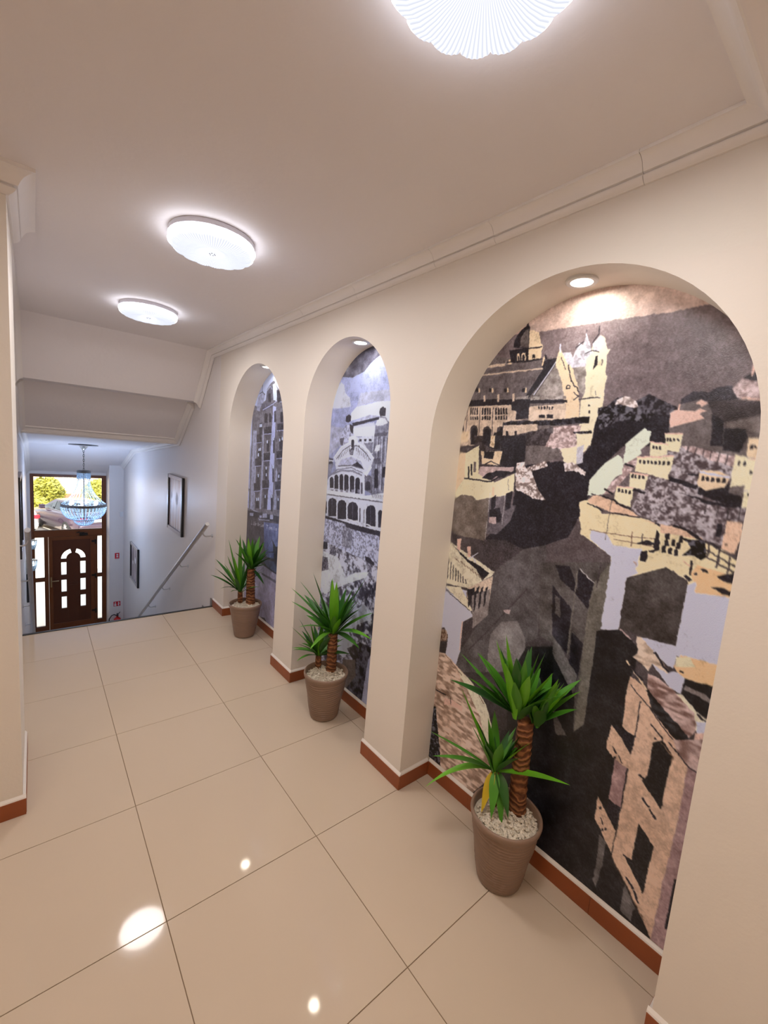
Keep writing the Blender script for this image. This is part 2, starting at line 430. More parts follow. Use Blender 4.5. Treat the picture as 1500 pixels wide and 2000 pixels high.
def yucca(pos, label, A, Bt, leavesA, leavesB, seed, fillA=20, fillB=10, el0=.15):
    rnd = random.Random(seed)
    t = thing('potted_yucca', label, 'potted plant', (pos[0], pos[1], 0), 'potted yuccas in front of the niches')
    bm = B()
    prf = [(0, .002), (.078, .002), (.085, .006)] + [(.0872+(.1315-.0872)*(q/120)**.93, .012+.256*q/120) for q in range(121)] + [(.1345, .271), (.1385, .277), (.1412, .290), (.140, .299), (.134, .302), (.129, .298), (.127, .285), (.122, .25), (0, .25)]
    ph = [rnd.uniform(0, 6) for _ in range(6)]
    def rip(i, r, z, a):
        if i < 4 or i > 122: return r, z
        w = z*420 + 2.6*math.sin(a*1+ph[0]+z*9) + 1.7*math.sin(2*a+ph[1]-z*14) + .9*math.sin(4*a+ph[2]+z*30)
        am = .0030*(.75+.55*math.sin(3*a+ph[3]+z*40)*math.sin(2*a+ph[4]))
        return r+am*(1-abs(math.sin(w/2))*1.6), z
    bm_lathe(bm, prf, 72, rf=rip)
    obj('pot', bm, POTM, t, 75)
    # pebbles: one layer of little stones
    bm = B(); bm_lathe(bm, [(0, .268), (.1255, .265), (.1255, .255), (0, .255)], 32)
    for k in range(520):
        a = rnd.uniform(0, 2*PI); r = .119*math.sqrt(rnd.random()); s = rnd.uniform(.005, .0095)
        m = Matrix.Translation((r*math.cos(a), r*math.sin(a), .268+rnd.uniform(0, .009))) @ Matrix.Rotation(rnd.uniform(0, 6), 4, 'Z') @ Matrix.Rotation(rnd.uniform(-.8, .8), 4, 'X') @ Matrix.Diagonal((s*1.2, s*.9, s*.55, 1))
        bmesh.ops.create_icosphere(bm, subdivisions=1, radius=1., matrix=m)
    pb = obj('pebbles', bm, PEB, t); pb['kind'] = 'stuff'
    view = Vector((pos[0]+.33, pos[1]+1.41, 0)).normalized()
    for (tr, leaves, fill, crownr, wid) in ((A, leavesA, fillA, .03, WID), (Bt, leavesB, fillB, .02, WID*.86)):
        tk = obj('trunk', trunk_bm(tr[0], tr[1], seed), TRUNK, t, 'all')
        top = Vector(tr[0][-1])
        def add(b, tp, arch, w, mi, tw=0.):
            # keep clear of the mural
            lim = 1.283-pos[0]
            if tp[0] > lim: tp = (lim, tp[1], tp[2])
            m = LEAF[mi] if mi < 3 else LEAFY
            o = obj('leaf', leaf_bm(b, tp, arch, w, tw), m, tk, 'all')
        crowns = tr[2]
        for (tp, arch, mi) in leaves:
            c = min(crowns, key=lambda q: (Vector(q)-Vector(tp)).length)
            off = Vector((tp[0]-c[0], tp[1]-c[1], 0)); off = off.normalized()*crownr*.4 if off.length > .01 else off
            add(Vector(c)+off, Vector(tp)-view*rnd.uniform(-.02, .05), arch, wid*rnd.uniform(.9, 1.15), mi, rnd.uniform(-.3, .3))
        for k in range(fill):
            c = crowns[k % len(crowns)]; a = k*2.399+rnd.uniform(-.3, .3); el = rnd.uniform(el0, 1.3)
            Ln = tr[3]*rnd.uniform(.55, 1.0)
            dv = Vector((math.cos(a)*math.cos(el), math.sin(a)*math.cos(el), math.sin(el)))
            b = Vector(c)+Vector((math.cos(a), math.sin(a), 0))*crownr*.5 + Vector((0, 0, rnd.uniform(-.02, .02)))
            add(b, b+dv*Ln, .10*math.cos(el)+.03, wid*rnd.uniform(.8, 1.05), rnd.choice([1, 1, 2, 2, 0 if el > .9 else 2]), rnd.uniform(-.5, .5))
    return t
yucca((1.118, -.585), 'tallest bushy yucca in a taupe pot, before the widest niche with the rooftops mural',
      ([(.075, -.005, .26), (.068, 0, .40), (.066, 0, .54), (.062, 0, .672)], [.036, .034, .033, .031], [(.085, -.03, .675), (.035, .025, .695)], .29),
      ([(.035, .06, .26), (.015, .065, .35), (.0, .07, .43)], [.022, .02, .018], [(0., .07, .43)], .24),
      [((-.04, .07, 1.04), .0, 0), ((-.06, .10, 1.01), .0, 0), ((-.12, .22, .91), -.02, 1), ((.02, -.04, .98), 0, 0), ((.05, -.09, .93), 0, 0), ((.075, -.10, .90), .0, 0),
       ((.0, .0, .97), 0, 1), ((-.10, .18, .83), .03, 1), ((-.14, .24, .80), .06, 2), ((.10, -.14, .86), 0, 0), ((.03, -.06, 1.0), 0, 1), ((-.09, .15, .94), 0, 1), ((.11, -.17, .80), .05, 1)],
      [((-.17, .29, .57), .02, 1), ((-.11, .20, .78), .0, 0), ((-.16, .29, .31), .32, 0), ((.10, -.19, .50), .10, 0), ((-.02, .0, .25), .25, 1), ((-.16, .27, .46), .12, 1), ((-.05, .10, .68), 0, 1),
       ((.03, -.02, .60), .02, 1), ((-.07, .02, .29), .3, 1), ((-.03, -.03, .30), .3, 2), ((-.09, .15, .66), 0, 1), ((-.055, .075, .285), .2, 3)], 3, 34, 14, .75)
yucca((1.085, .745), 'yucca in a taupe pot before the middle niche with the domed palace mural',
      ([(.055, .03, .26), (.055, .03, .39), (.052, .03, .53)], [.034, .032, .031], [(.052, .03, .535)], .34),
      ([(.01, .115, .26), (.01, .118, .31), (.01, .12, .35)], [.021, .02, .019], [(.01, .12, .35)], .26),
      [((-.10, .07, .94), .02, 2), ((0, 0, .92), 0, 0), ((.02, -.02, .90), 0, 0), ((.18, -.12, .93), .05, 1), ((.19, -.20, .56), .22, 0), ((-.21, .14, .84), .06, 1), ((-.19, .15, .76), .07, 1),
       ((.15, -.13, .48), .20, 1), ((-.14, -.02, .50), .2, 0), ((.14, -.10, .80), .03, 1), ((-.16, .12, .88), .1, 1), ((.12, -.06, .86), .02, 1), ((.16, -.05, .74), .03, 2)],
      [((-.18, .16, .57), .05, 1), ((-.15, .12, .36), .2, 1), ((-.14, .14, .62), .03, 2), ((-.06, .13, .60), 0, 1), ((-.16, .10, .48), .1, 2), ((.0, .08, .60), 0, 1)], 11, 26, 18)
yucca((1.10, 2.14), 'yucca in a taupe pot by the stairs, before the corner building mural',
      ([(.06, .035, .26), (.055, .035, .42), (.05, .03, .60)], [.042, .038, .034], [(.05, .03, .60)], .30),
      ([(-.01, .10, .26), (-.012, .10, .32), (-.014, .10, .38)], [.023, .022, .02], [(-.014, .10, .38)], .36),
      [((-.08, .05, .87), 0, 1), ((.06, -.02, .88), 0, 1), ((.12, -.05, .86), 0, 1), ((.15, -.06, .66), .05, 2), ((.14, -.06, .48), .0, 2), ((0, 0, .90), 0, 0), ((.03, -.03, .89), 0, 1), ((.16, -.06, .76), 0, 1)],
      [((-.15, .06, .87), 0, 1), ((-.06, .03, .92), 0, 1), ((-.24, .10, .63), .03, 2), ((-.20, .08, .44), .25, 2), ((-.12, .05, .40), .2, 1), ((-.14, .06, .52), .08, 1), ((-.10, .05, .72), 0, 0), ((-.16, .05, .73), .03, 1)], 23, 22, 14, .4)

# ------------------------------------------------------------------ handrails
def handrail(x, wx, sgn, label):
    y0, z0, sl = 2.90, .885, -.622
    t = thing('handrail', label, 'handrail', (wx, 3.05, 0), 'steel stair handrails')
    L0 = t.location
    bm = B(); e = Vector((0, 1, sl)).normalized(); a = Vector((x, y0, z0)); n = 3.85
    bm_tube(bm, [a-L0, a+e*.004-L0, a+e*(n*1.178)-L0], [.019, .021, .021], 20); obj('rail', bm, STEEL, t, 40)
    for k in range(4):
        yb = 3.045+k*.868; zr = z0+(yb-y0)*sl
        bm = B(); pts = []
        for i in range(9):
            u = i/8*PI/2
            pts.append((x+sgn*.035*(1-math.cos(u)), yb, zr-.015-.05*math.sin(u)))
        pts.append((wx-sgn*.004, yb, zr-.062))
        bm_tube(bm, [Vector(p)-L0 for p in pts], .0065, 10)
        br = obj('bracket', bm, STEEL, t, 60)
        bm = B(); bm_tube(bm, [Vector((wx-sgn*.008, yb, zr-.062))-L0, Vector((wx, yb, zr-.062))-L0], .017, 16)
        obj('wall_rosette', bm, STEEL, br, 40)
    return t
handrail(.985, XR, 1, 'brushed steel handrail on the stair wall that continues the arched wall')
handrail(XL+.08, XL, -1, 'brushed steel handrail on the stair wall opposite the arches')

# ------------------------------------------------------------------ chandelier
def chandelier():
    t = thing('crystal_chandelier', 'large crystal basket chandelier hanging before the entrance door', 'chandelier', (.28, 7.0, 1.50))
    z0 = 1.50
    AGED = mat('aged_silver', (.16, .15, .14), .35, .9)
    bm = B(); bm_lathe(bm, [(0, 0), (.055, 0), (.06, -.02), (.03, -.07), (.012, -.085), (0, -.085)], 24); obj('ceiling_cup', bm, mat('polished_nickel', (.7, .68, .62), .2, 1.), t, 40)
    bm = B(); bm_lathe(bm, [(0, .0), (.20, .0), (.20, -.012), (0, -.012)], 32, (0, 0, -.002)); obj('ceiling_plate', bm, WHITE, t, 30)
    for k in range(9):
        bm = B(); zc = -.10-k*.037; a = k % 2
        bm_tube(bm, [(.010*math.cos(u)*(1-a), .010*math.cos(u)*a, zc+.024*math.sin(u)) for u in [2*PI*i/12 for i in range(13)]], .0035, 6, False)
        obj('chain_link', bm, AGED, t)
    def band(name, r, zt, zb, m=AGED):
        bm = B(); bm_lathe(bm, [(r, zt-z0), (r+.008, zt-z0), (r+.008, zb-z0), (r, zb-z0), (r, zt-z0)], 48); return obj(name, bm, m, t, 40)
    band('top_ring', .085, 1.085, 1.05); band('main_ring', .303, .550, .508); band('lower_ring', .135, .298, .278)
    bm = B(); bm_tube(bm, [(0, 0, 1.08-z0), (0, 0, .25-z0)], .007, 8); obj('stem', bm, AGED, t)
    for k in range(3):
        a = k*2*PI/3
        for r, z in ((.305, .53), (.085, 1.07)):
            bm = B(); bm_tube(bm, [(0, 0, z-z0), (r*math.cos(a), r*math.sin(a), z-z0)], .004, 6); obj('spoke', bm, AGED, t)
    CR = bpy.data.materials.new('crystal'); CR.use_nodes = True; N, L = CR.node_tree.nodes, CR.node_tree.links
    p = N['Principled BSDF']; p.inputs['Base Color'].default_value = (.68, .80, .88, 1); p.inputs['Roughness'].default_value = .12; p.inputs['Transmission Weight'].default_value = .5
    tl = N.new('ShaderNodeBsdfTranslucent'); tl.inputs[0].default_value = (.66, .76, .82, 1); ms = N.new('ShaderNodeMixShader'); ms.inputs[0].default_value = .35
    nz = N.new('ShaderNodeTexNoise'); nz.inputs['Scale'].default_value = 200.; L.new(nz.outputs['Fac'], p.inputs['Roughness'])
    L.new(p.outputs[0], ms.inputs[1]); L.new(tl.outputs[0], ms.inputs[2]); L.new(ms.outputs[0], N['Material Output'].inputs[0])
    def strands(name, n, curve, sz, gap, ph=0.):
        V = []; F = []
        pts = [curve(i/60) for i in range(61)]; acc = 0; beads = [pts[0]]
        for a, b in zip(pts, pts[1:]):
            acc += math.hypot(b[0]-a[0], b[1]-a[1])
            if acc >= gap: beads.append(b); acc = 0
        for s in range(n):
            th = 2*PI*(s+ph)/n
            for r, z in beads:
                c = Vector((r*math.cos(th), r*math.sin(th), z-z0)); k = len(V)
                for d in ((1, 0, 0), (-1, 0, 0), (0, 1, 0), (0, -1, 0), (0, 0, 1.25), (0, 0, -1.25)): V.append(c+Vector(d)*sz)
                F += [(k, k+2, k+4), (k+2, k+1, k+4), (k+1, k+3, k+4), (k+3, k, k+4), (k+2, k, k+5), (k+1, k+2, k+5), (k+3, k+1, k+5), (k, k+3, k+5)]
        me = bpy.data.meshes.new(name); me.from_pydata(V, [], F); me.materials.append(CR)
        o = bpy.data.objects.new(name, me); COL.objects.link(o); o.parent = t; o['kind'] = 'stuff'
    strands('collar_crystals', 18, lambda u: (.088+.003*u, 1.045-.10*u), .0085, .017)
    strands('tent_crystals', 26, lambda u: (.078+.225*u**2.3, 1.04-.50*u**.85), .0075, .021, .5)
    strands('basket_crystals', 36, lambda u: (.306-.17*(1-math.cos(u*PI/2))**1.0, .51-.215*math.sin(u*PI/2)), .0115, .026)
    strands('tip_crystals', 26, lambda u: (.136*math.cos(u*PI/2*.95), .275-.085*math.sin(u*PI/2)), .0085, .017)
    BULB = emit('chandelier_bulb', (.80, .90, 1.0), 8.)
    for k in range(6):
        a = k*PI/3+.3; bm = B(); bm_lathe(bm, [(0, -.045), (.013, -.035), (.018, -.012), (.013, .02), (.004, .05), (0, .055)], 12, (.19*math.cos(a), .19*math.sin(a), .56-z0))
        obj('bulb', bm, BULB, t, 'all')
    light('chandelier_light', 'POINT', (.28, 7.0, .60), CHAND_W, CHAND_C, shadow_soft_size=.16)
chandelier()

# ------------------------------------------------------------------ entrance door with transom and side lights
def door():
    y = YD; d = struct(bpy.data.objects.new('door_1', None)); COL.objects.link(d); d.location = (.257, y, ZF)
    Z0 = ZF+.01
    def bar(name, x0, x1, z0, z1, dy=.075, m=WOOD, par=d, yo=0., bev=.004):
        o = box(name, (x0, y+yo, z0), (x1, y+yo+dy, z1), m, None, bev)
        o.parent = par; o.location = o.location-(par.location if par is d else par.location+d.location); return o
    bar('frame_post', -.414, -.370, Z0, .84); bar('frame_post', .765, .83, Z0, .84); bar('frame_head', -.370, .765, .79, .84)
    bar('transom_bar', -.370, .765, -.425, -.30, .09, yo=-.01)
    bar('mullion', -.205, -.150, Z0, -.425); bar('mullion', .615, .662, Z0, -.425)
    for x0, x1 in ((-.370, -.205), (.662, .765)):
        bar('side_rail', x0, x1, -1.335, -1.275); bar('side_sill', x0, x1, Z0, -2.30)
    leaf = box('door_leaf', (-.148, y-.012, Z0+.01), (.613, y+.05, -.428), WOOD, None, .005); leaf.parent = d
    lc = leaf.location.copy(); leaf.location = lc-d.location
    # cut the panes out of the leaf: build it as stiles, rails and panel pieces instead of a slab
    me = leaf.data; bm = B()
    xs = [-.148, -.085, .052, .137, .372, .462, .549, .613]
    rows = [(-1.233, -.97), (-1.595, -1.34), (-1.95, -1.70)]
    def bb(x0, x1, z0, z1, ya, yb, bev=.003): bm_box(bm, Vector((x0, y+ya, z0))-lc, Vector((x1, y+yb, z1))-lc, bev)
    bb(xs[0], xs[1], Z0+.01, -.428, -.012, .05); bb(xs[6], xs[7], Z0+.01, -.428, -.012, .05)
    bb(xs[1], xs[6], -.50, -.428, -.012, .05); bb(xs[1], xs[6], Z0+.01, Z0+.13, -.012, .05)
    bm.to_mesh(me); bm.free(); me.materials.clear(); me.materials.append(WOOD)
    # central panel with four openings on each side and two curved lights under the arch
    bm = B(); P0 = Z0+.131; P1 = -.501; ya, yb = .004, .040
    def pb(x0, x1, z0, z1, a=ya, b=yb): bm_box(bm, Vector((x0, y+a, z0))-lc, Vector((x1, y+b, z1))-lc)
    za = -.895
    pb(xs[1], xs[2], P0, za); pb(xs[3], xs[4], P0, za); pb(xs[5], xs[6], P0, za)
    zz = [P0, rows[2][0], rows[2][1], rows[1][0], rows[1][1], rows[0][0], rows[0][1], za]
    for c0_, c1_ in ((xs[2], xs[3]), (xs[4], xs[5])):
        for q in range(0, 8, 2): pb(c0_, c1_, zz[q], zz[q+1])
    # upper part as polygons around the arched openings
    cx, ro, ri = .257, .205, .120; a0, a1 = math.acos(.05/ro), 0
    n = 12; arcs = []
    O = [(cx+ro*math.cos(PI*k/24), za+ro*math.sin(PI*k/24)) for k in range(25)]
    I = [(cx+ri*math.cos(PI*k/24), za+ri*math.sin(PI*k/24)) for k in range(25)]
    def prism(poly): bm_prism(bm, [(u-lc.x, v-lc.z) for u, v in poly], (0, y+ya-lc.y, 0), (1, 0, 0), (0, 0, 1), (0, yb-ya, 0))
    prism([(xs[6], za)] + [(xs[6], P1), (cx, P1)] + [o for o in O[12::-1]]); prism([(xs[1], za)] + [o for o in O[24:11:-1]] + [(cx, P1), (xs[1], P1)])
    prism([i for i in I]); prism(O[10:15]+I[14:9:-1])
    pn = obj('door_panel', bm, WOODD, leaf)
    bm = B()
    for zz0 in (-1.42, -1.47): bm_box(bm, Vector((.15, y-.001, zz0))-lc, Vector((.36, y+.006, zz0+.014))-lc, .003)
    for xx in (.155, .345): bm_box(bm, Vector((xx, y-.0, P0+.03))-lc, Vector((xx+.012, y+.006, -.95))-lc, .003)
    obj('panel_moulding', bm, WOODD, leaf)
    FG = bpy.data.materials.new('frosted_glass'); FG.use_nodes = True; N, L = FG.node_tree.nodes, FG.node_tree.links
    p = N['Principled BSDF']; p.inputs['Base Color'].default_value = (.80, .92, 1, 1); p.inputs['Roughness'].default_value = .35; p.inputs['Transmission Weight'].default_value = 1.0; p.inputs['IOR'].default_value = 1.05
    nz = N.new('ShaderNodeTexNoise'); nz.inputs['Scale'].default_value = 90.; bp = N.new('ShaderNodeBump'); bp.inputs['Strength'].default_value = .1; L.new(nz.outputs[0], bp.inputs['Height']); L.new(bp.outputs[0], p.inputs['Normal'])
    for c0_, c1_ in ((xs[2], xs[3]), (xs[4], xs[5])):
        for r0, r1 in rows:
            bm = B(); bm_box(bm, Vector((c0_, y+.018, r0))-lc, Vector((c1_, y+.022, r1))-lc); obj('pane', bm, FG, leaf)
    for rg in (range(0, 11), range(14, 25)):
        rg = list(rg); poly = [O[k] for k in rg]+[I[k] for k in rg[::-1]]
        bm = B(); bm_prism(bm, [(u-lc.x, v-lc.z) for u, v in poly], (0, y+.018-lc.y, 0), (1, 0, 0), (0, 0, 1), (0, .004, 0)); obj('arched_pane', bm, FG, leaf)
    # hardware
    bm = B(); bm_box(bm, Vector((-.125, y-.02, -1.47))-lc, Vector((-.10, y-.012, -1.26))-lc, .003); bm_tube(bm, [Vector(q)-lc for q in ((-.112, y-.02, -1.335), (-.112, y-.06, -1.335), (-.10, y-.065, -1.335), (.01, y-.065, -1.335))], .009, 10)
    obj('door_handle', bm, mat('bronze_handle', (.45, .33, .18), .3, .9), leaf, 40)
    for z in (-.56, -1.30, -2.08):
        bm = B(); bm_tube(bm, [Vector((.638, y-.028, z-.05))-lc, Vector((.638, y-.028, z+.05))-lc], .014, 12); bm_box(bm, Vector((.565, y-.02, z-.012))-lc, Vector((.64, y-.011, z+.03))-lc, .003); obj('hinge', bm, mat('dark_hinge', (.03, .022, .018), .4, .6), leaf, 40)
    bm = B(); bm_box(bm, Vector((.36, y-.075, -.41))-lc, Vector((.50, y-.022, -.355))-lc, .008); bm_tube(bm, [Vector(q)-lc for q in ((.44, y-.05, -.35), (.30, y-.10, -.34), (.36, y-.025, -.335))], .008, 8); obj('door_closer', bm, MATS['dark_hinge'], leaf, 40)
    # glazing beside and above
    GL = bpy.data.materials.new('clear_glass'); GL.use_nodes = True; N, L = GL.node_tree.nodes, GL.node_tree.links
    N.remove(N['Principled BSDF']); tr = N.new('ShaderNodeBsdfTransparent'); tr.inputs[0].default_value = (.96, .97, .97, 1); gs = N.new('ShaderNodeBsdfGlossy'); gs.inputs['Roughness'].default_value = .02
    fr = N.new('ShaderNodeFresnel'); fr.inputs[0].default_value = 1.45; ms = N.new('ShaderNodeMixShader'); L.new(fr.outputs[0], ms.inputs[0]); L.new(tr.outputs[0], ms.inputs[1]); L.new(gs.outputs[0], ms.inputs[2]); L.new(ms.outputs[0], N['Material Output'].inputs[0])
    wn = 1
    for x0, x1, z0, z1 in ((-.370, .765, -.30, .79), (-.370, -.205, -1.275, -.425), (-.370, -.205, -2.30, -1.335), (.662, .765, -1.275, -.425), (.662, .765, -2.30, -1.335)):
        w = struct(box('window_%d' % wn, (x0, y+.030, z0), (x1, y+.036, z1), GL)); wn += 1
        for a, b in (((x0, y+.02, z0), (x0+.012, y+.05, z1)), ((x1-.012, y+.02, z0), (x1, y+.05, z1)), ((x0+.012, y+.02, z0), (x1-.012, y+.05, z0+.012)), ((x0+.012, y+.02, z1-.012), (x1-.012, y+.05, z1))):
            box('glazing_bead', a, b, WOODD, w)
door()

# ------------------------------------------------------------------ framed pictures on the stair walls
def picture_mat(name, base, a, b, seed):
    m = bpy.data.materials.new(name); m.use_nodes = True; nt = m.node_tree; N, L = nt.nodes, nt.links; p = N['Principled BSDF']; p.inputs['Roughness'].default_value = .4
    tc = N.new('ShaderNodeTexCoord'); mp = N.new('ShaderNodeMapping'); mp.inputs['Scale'].default_value = (14, 14, 2.0); mp.inputs['Location'].default_value = (seed, seed*2, seed*3); L.new(tc.outputs['Object'], mp.inputs[0])
    nz = N.new('ShaderNodeTexNoise'); nz.inputs['Scale'].default_value = 1.0; nz.inputs['Detail'].default_value = 5; L.new(mp.outputs[0], nz.inputs['Vector'])
    cr = N.new('ShaderNodeValToRGB'); e = cr.color_ramp.elements; e[0].position = .32; e[0].color = (*a, 1); e[1].position = .68; e[1].color = (*b, 1); q = e.new(.5); q.color = (*base, 1)
    L.new(nz.outputs['Fac'], cr.inputs[0]); L.new(cr.outputs[0], p.inputs['Base Color']); return m
FRAME = mat('black_picture_frame', (.015, .014, .016), .35)
FRAMES = mat('silver_picture_frame', (.36, .33, .36), .35, .5)
def picture(x, y0, y1, z0, z1, nx, label, art, flowers, flower_m):
    t = thing('framed_picture', label, 'picture', (x, (y0+y1)/2, z0)); w = y1-y0; h = z1-z0; F = .045; D = .03*nx
    def bx(name, a0, a1, b0, b1, d0, d1, m, par=t, bev=.002):
        bm = B(); bm_box(bm, (min(d0, d1), a0, b0), (max(d0, d1), a1, b1), bev); return obj(name, bm, m, par)
    bx('frame_side', -w/2, -w/2+F, 0, h, .001*nx, D, FRAME); bx('frame_side', w/2-F, w/2, 0, h, .001*nx, D, FRAME)
    bx('frame_top', -w/2+F, w/2-F, h-F, h, .001*nx, D*.98, FRAMES); bx('frame_bottom', -w/2+F, w/2-F, 0, F, .001*nx, D*.98, FRAMES)
    cv = bx('canvas', -w/2+F, w/2-F, F, h-F, .004*nx, .012*nx, art, t, 0)
    for (a, b, r) in flowers:
        bm = B(); c = Vector((.0125*nx, -w/2+a*w, b*h))
        pts = [(r*(1+.16*math.sin(k*2.1))*math.cos(k*PI/8), r*1.15*(1+.16*math.cos(k*1.7))*math.sin(k*PI/8)) for k in range(16)]
        bm_prism(bm, pts, c, (0, 1, 0), (0, 0, 1), (.0006*nx, 0, 0))
        bm_prism(bm, [(-.006, -r), (.006, -r), (.012, -b*h+F+.05), (.004, -b*h+F+.05)], c, (0, 1, 0), (0, 0, 1), (.0004*nx, 0, 0))
        obj('painted_flower', bm, flower_m, cv)
FLW = mat('pale_paint', (.86, .85, .92), .6, var=.15, vscale=40)
artA = picture_mat('abstract_flower_canvas', srgb(222, 208, 208), srgb(190, 160, 152), srgb(240, 234, 238), 1.)
artB = picture_mat('dark_abstract_canvas', srgb(120, 104, 112), srgb(60, 46, 54), srgb(210, 196, 206), 5.)
picture(XR, 4.145, 4.88, .50, 1.235, -1, 'framed painting of two pale round flowers above the handrail on the stair wall', artA, [(.42, .60, .065), (.80, .64, .05)], FLW)
picture(XR, 7.02, 7.79, -1.0, -.29, -1, 'framed dark abstract painting low on the stair wall near the entrance door', artB, [(.4, .62, .05), (.7, .5, .035)], FLW)
picture(XL, 3.62, 4.36, .48, 1.235, 1, 'framed painting seen edge-on above the handrail on the wall opposite the arches', artA, [(.4, .6, .06)], FLW)
picture(XL, 7.0, 7.75, -1.02, -.40, 1, 'framed dark painting seen edge-on low by the crystal wall lights', artB, [(.5, .6, .05)], FLW)

# crystal wall lights
CRY = bpy.data.materials['crystal']
def sconce(y, label):
    t = thing('wall_sconce', label, 'wall lamp', (XL, y, -.35), 'crystal wall lights by the entrance')
    CH = mat('polished_nickel', (.7, .68, .62), .2, 1.)
    bm = B(); bm_box(bm, (0, -.05, -.17), (.012, .05, .05), .003); obj('backplate', bm, CH, t)
    bm = B(); bm_tube(bm, [(.012, 0, 0), (.05, 0, .0), (.08, 0, .02)], .007, 8); obj('arm', bm, CH, t)
    bm = B(); bm_lathe(bm, [(.02, .045), (.055, .045), (.055, .03), (.02, .03), (.02, .045)], 20, (.085, 0, 0)); obj('ring', bm, CH, t, 40)
    V = []; F = []
    for s in range(12):
        for q in range(7):
            r = .05*(1-.09*q*(q/6)); th = s*PI/6; c = Vector((.085+r*math.cos(th), r*math.sin(th), .02-q*.024)); k = len(V)
            for d in ((1, 0, 0), (-1, 0, 0), (0, 1, 0), (0, -1, 0), (0, 0, 1.3), (0, 0, -1.3)): V.append(c+Vector(d)*.010)
            F += [(k, k+2, k+4), (k+2, k+1, k+4), (k+1, k+3, k+4), (k+3, k, k+4), (k+2, k, k+5), (k+1, k+2, k+5), (k+3, k+1, k+5), (k, k+3, k+5)]
    me = bpy.data.meshes.new('crystals'); me.from_pydata(V, [], F); me.materials.append(CRY); o = bpy.data.objects.new('crystals', me); COL.objects.link(o); o.parent = t; o['kind'] = 'stuff'
    bm = B(); bm_lathe(bm, [(0, -.07), (.016, -.05), (.018, -.02), (.010, .02), (0, .03)], 12, (.085, 0, 0)); obj('bulb', bm, bpy.data.materials['chandelier_bulb'], t, 'all')
sconce(6.9, 'crystal wall light above the low dark picture, further from the door')
sconce(8.45, 'crystal wall light right beside the entrance door recess')

# ------------------------------------------------------------------ signs, switch, extinguisher on the entrance wall
RED = mat('sign_red', srgb(205, 24, 44), .4, var=.03); SWHITE = mat('sign_white', (.85, .85, .85), .5)
def sign(x, z, w, h, label, marks):
    t = thing('fire_safety_sign', label, 'sign', (x, YW, z))
    bm = B(); bm_box(bm, (-w/2-.008, -.003, -h/2-.008), (w/2+.008, -.0005, h/2+.008)); obj('border', bm, SWHITE, t)
    bm = B(); bm_box(bm, (-w/2, -.0042, -h/2), (w/2, -.003, h/2)); obj('red_field', bm, RED, t)
    bm = B()
    for poly in marks: bm_prism(bm, poly, (0, -.0050, 0), (1, 0, 0), (0, 0, 1), (0, .0008, 0))
    obj('pictogram', bm, SWHITE, t)
def circ(x, z, r, n=12): return [(x+r*math.cos(2*PI*k/n), z+r*math.sin(2*PI*k/n)) for k in range(n)]
def rc(a, b, c, d): return [(a, c), (b, c), (b, d), (a, d)]
sign(.965, -.79, .082, .125, 'small upright red fire alarm sign with a round button symbol on the white wall', [circ(.004, .025, .017), rc(-.013, .021, -.03, -.002), rc(-.03, .03, -.052, -.048)])
sign(.965, -1.83, .125, .105, 'wide red fire extinguisher sign with two symbols above the extinguisher', [rc(-.050, -.012, -.042, -.004), [(-.05, .006), (-.012, .006), (-.022, .02), (-.026, .042), (-.036, .042), (-.04, .02)], rc(.022, .038, -.042, .02), circ(.030, .030, .010), rc(.038, .05, .0, .012), rc(.012, .022, -.02, -.008)])
t = thing('wall_switch', 'small white switch plate high on the entrance wall near the corner', 'switch', (1.045, YW, .09))
bm = B(); bm_box(bm, (-.03, -.010, -.05), (.03, -.0005, .05), .003); obj('plate', bm, WHITE, t)
bm = B(); bm_box(bm, (-.016, -.015, -.03), (.016, -.010, .03), .002); obj('rocker', bm, WHITE, t)
t = thing('fire_extinguisher', 'red fire extinguisher with black hose on the entrance floor', 'fire extinguisher', (.955, 8.62, ZF))
REDP = mat('extinguisher_red', srgb(208, 30, 24), .3, var=.03)
bm = B(); bm_lathe(bm, [(0, .003), (.060, .003), (.068, .015), (.068, .25), (.062, .285), (.045, .308), (.022, .322), (.020, .345), (0, .345)], 32); obj('cylinder', bm, REDP, t, 40)
bm = B(); bm_lathe(bm, [(0, .345), (.018, .345), (.018, .375), (0, .375)], 14); bm_box(bm, (-.012, -.075, .372), (.012, .02, .380)); bm_box(bm, (-.012, -.085, .392), (.012, .02, .400)); bm_tube(bm, [(0, -.0, .375), (.03, .0, .40), (.05, 0, .43)], .007, 8); obj('valve_lever', bm, BLACK, t)
bm = B(); bm_tube(bm, [(-.018, 0, .362), (-.06, -.01, .39), (-.105, -.015, .372), (-.145, -.02, .31), (-.150, -.02, .22), (-.115, -.02, .10), (-.075, -.02, .08)], .0105, 10); obj('hose', bm, BLACK, t, 60)

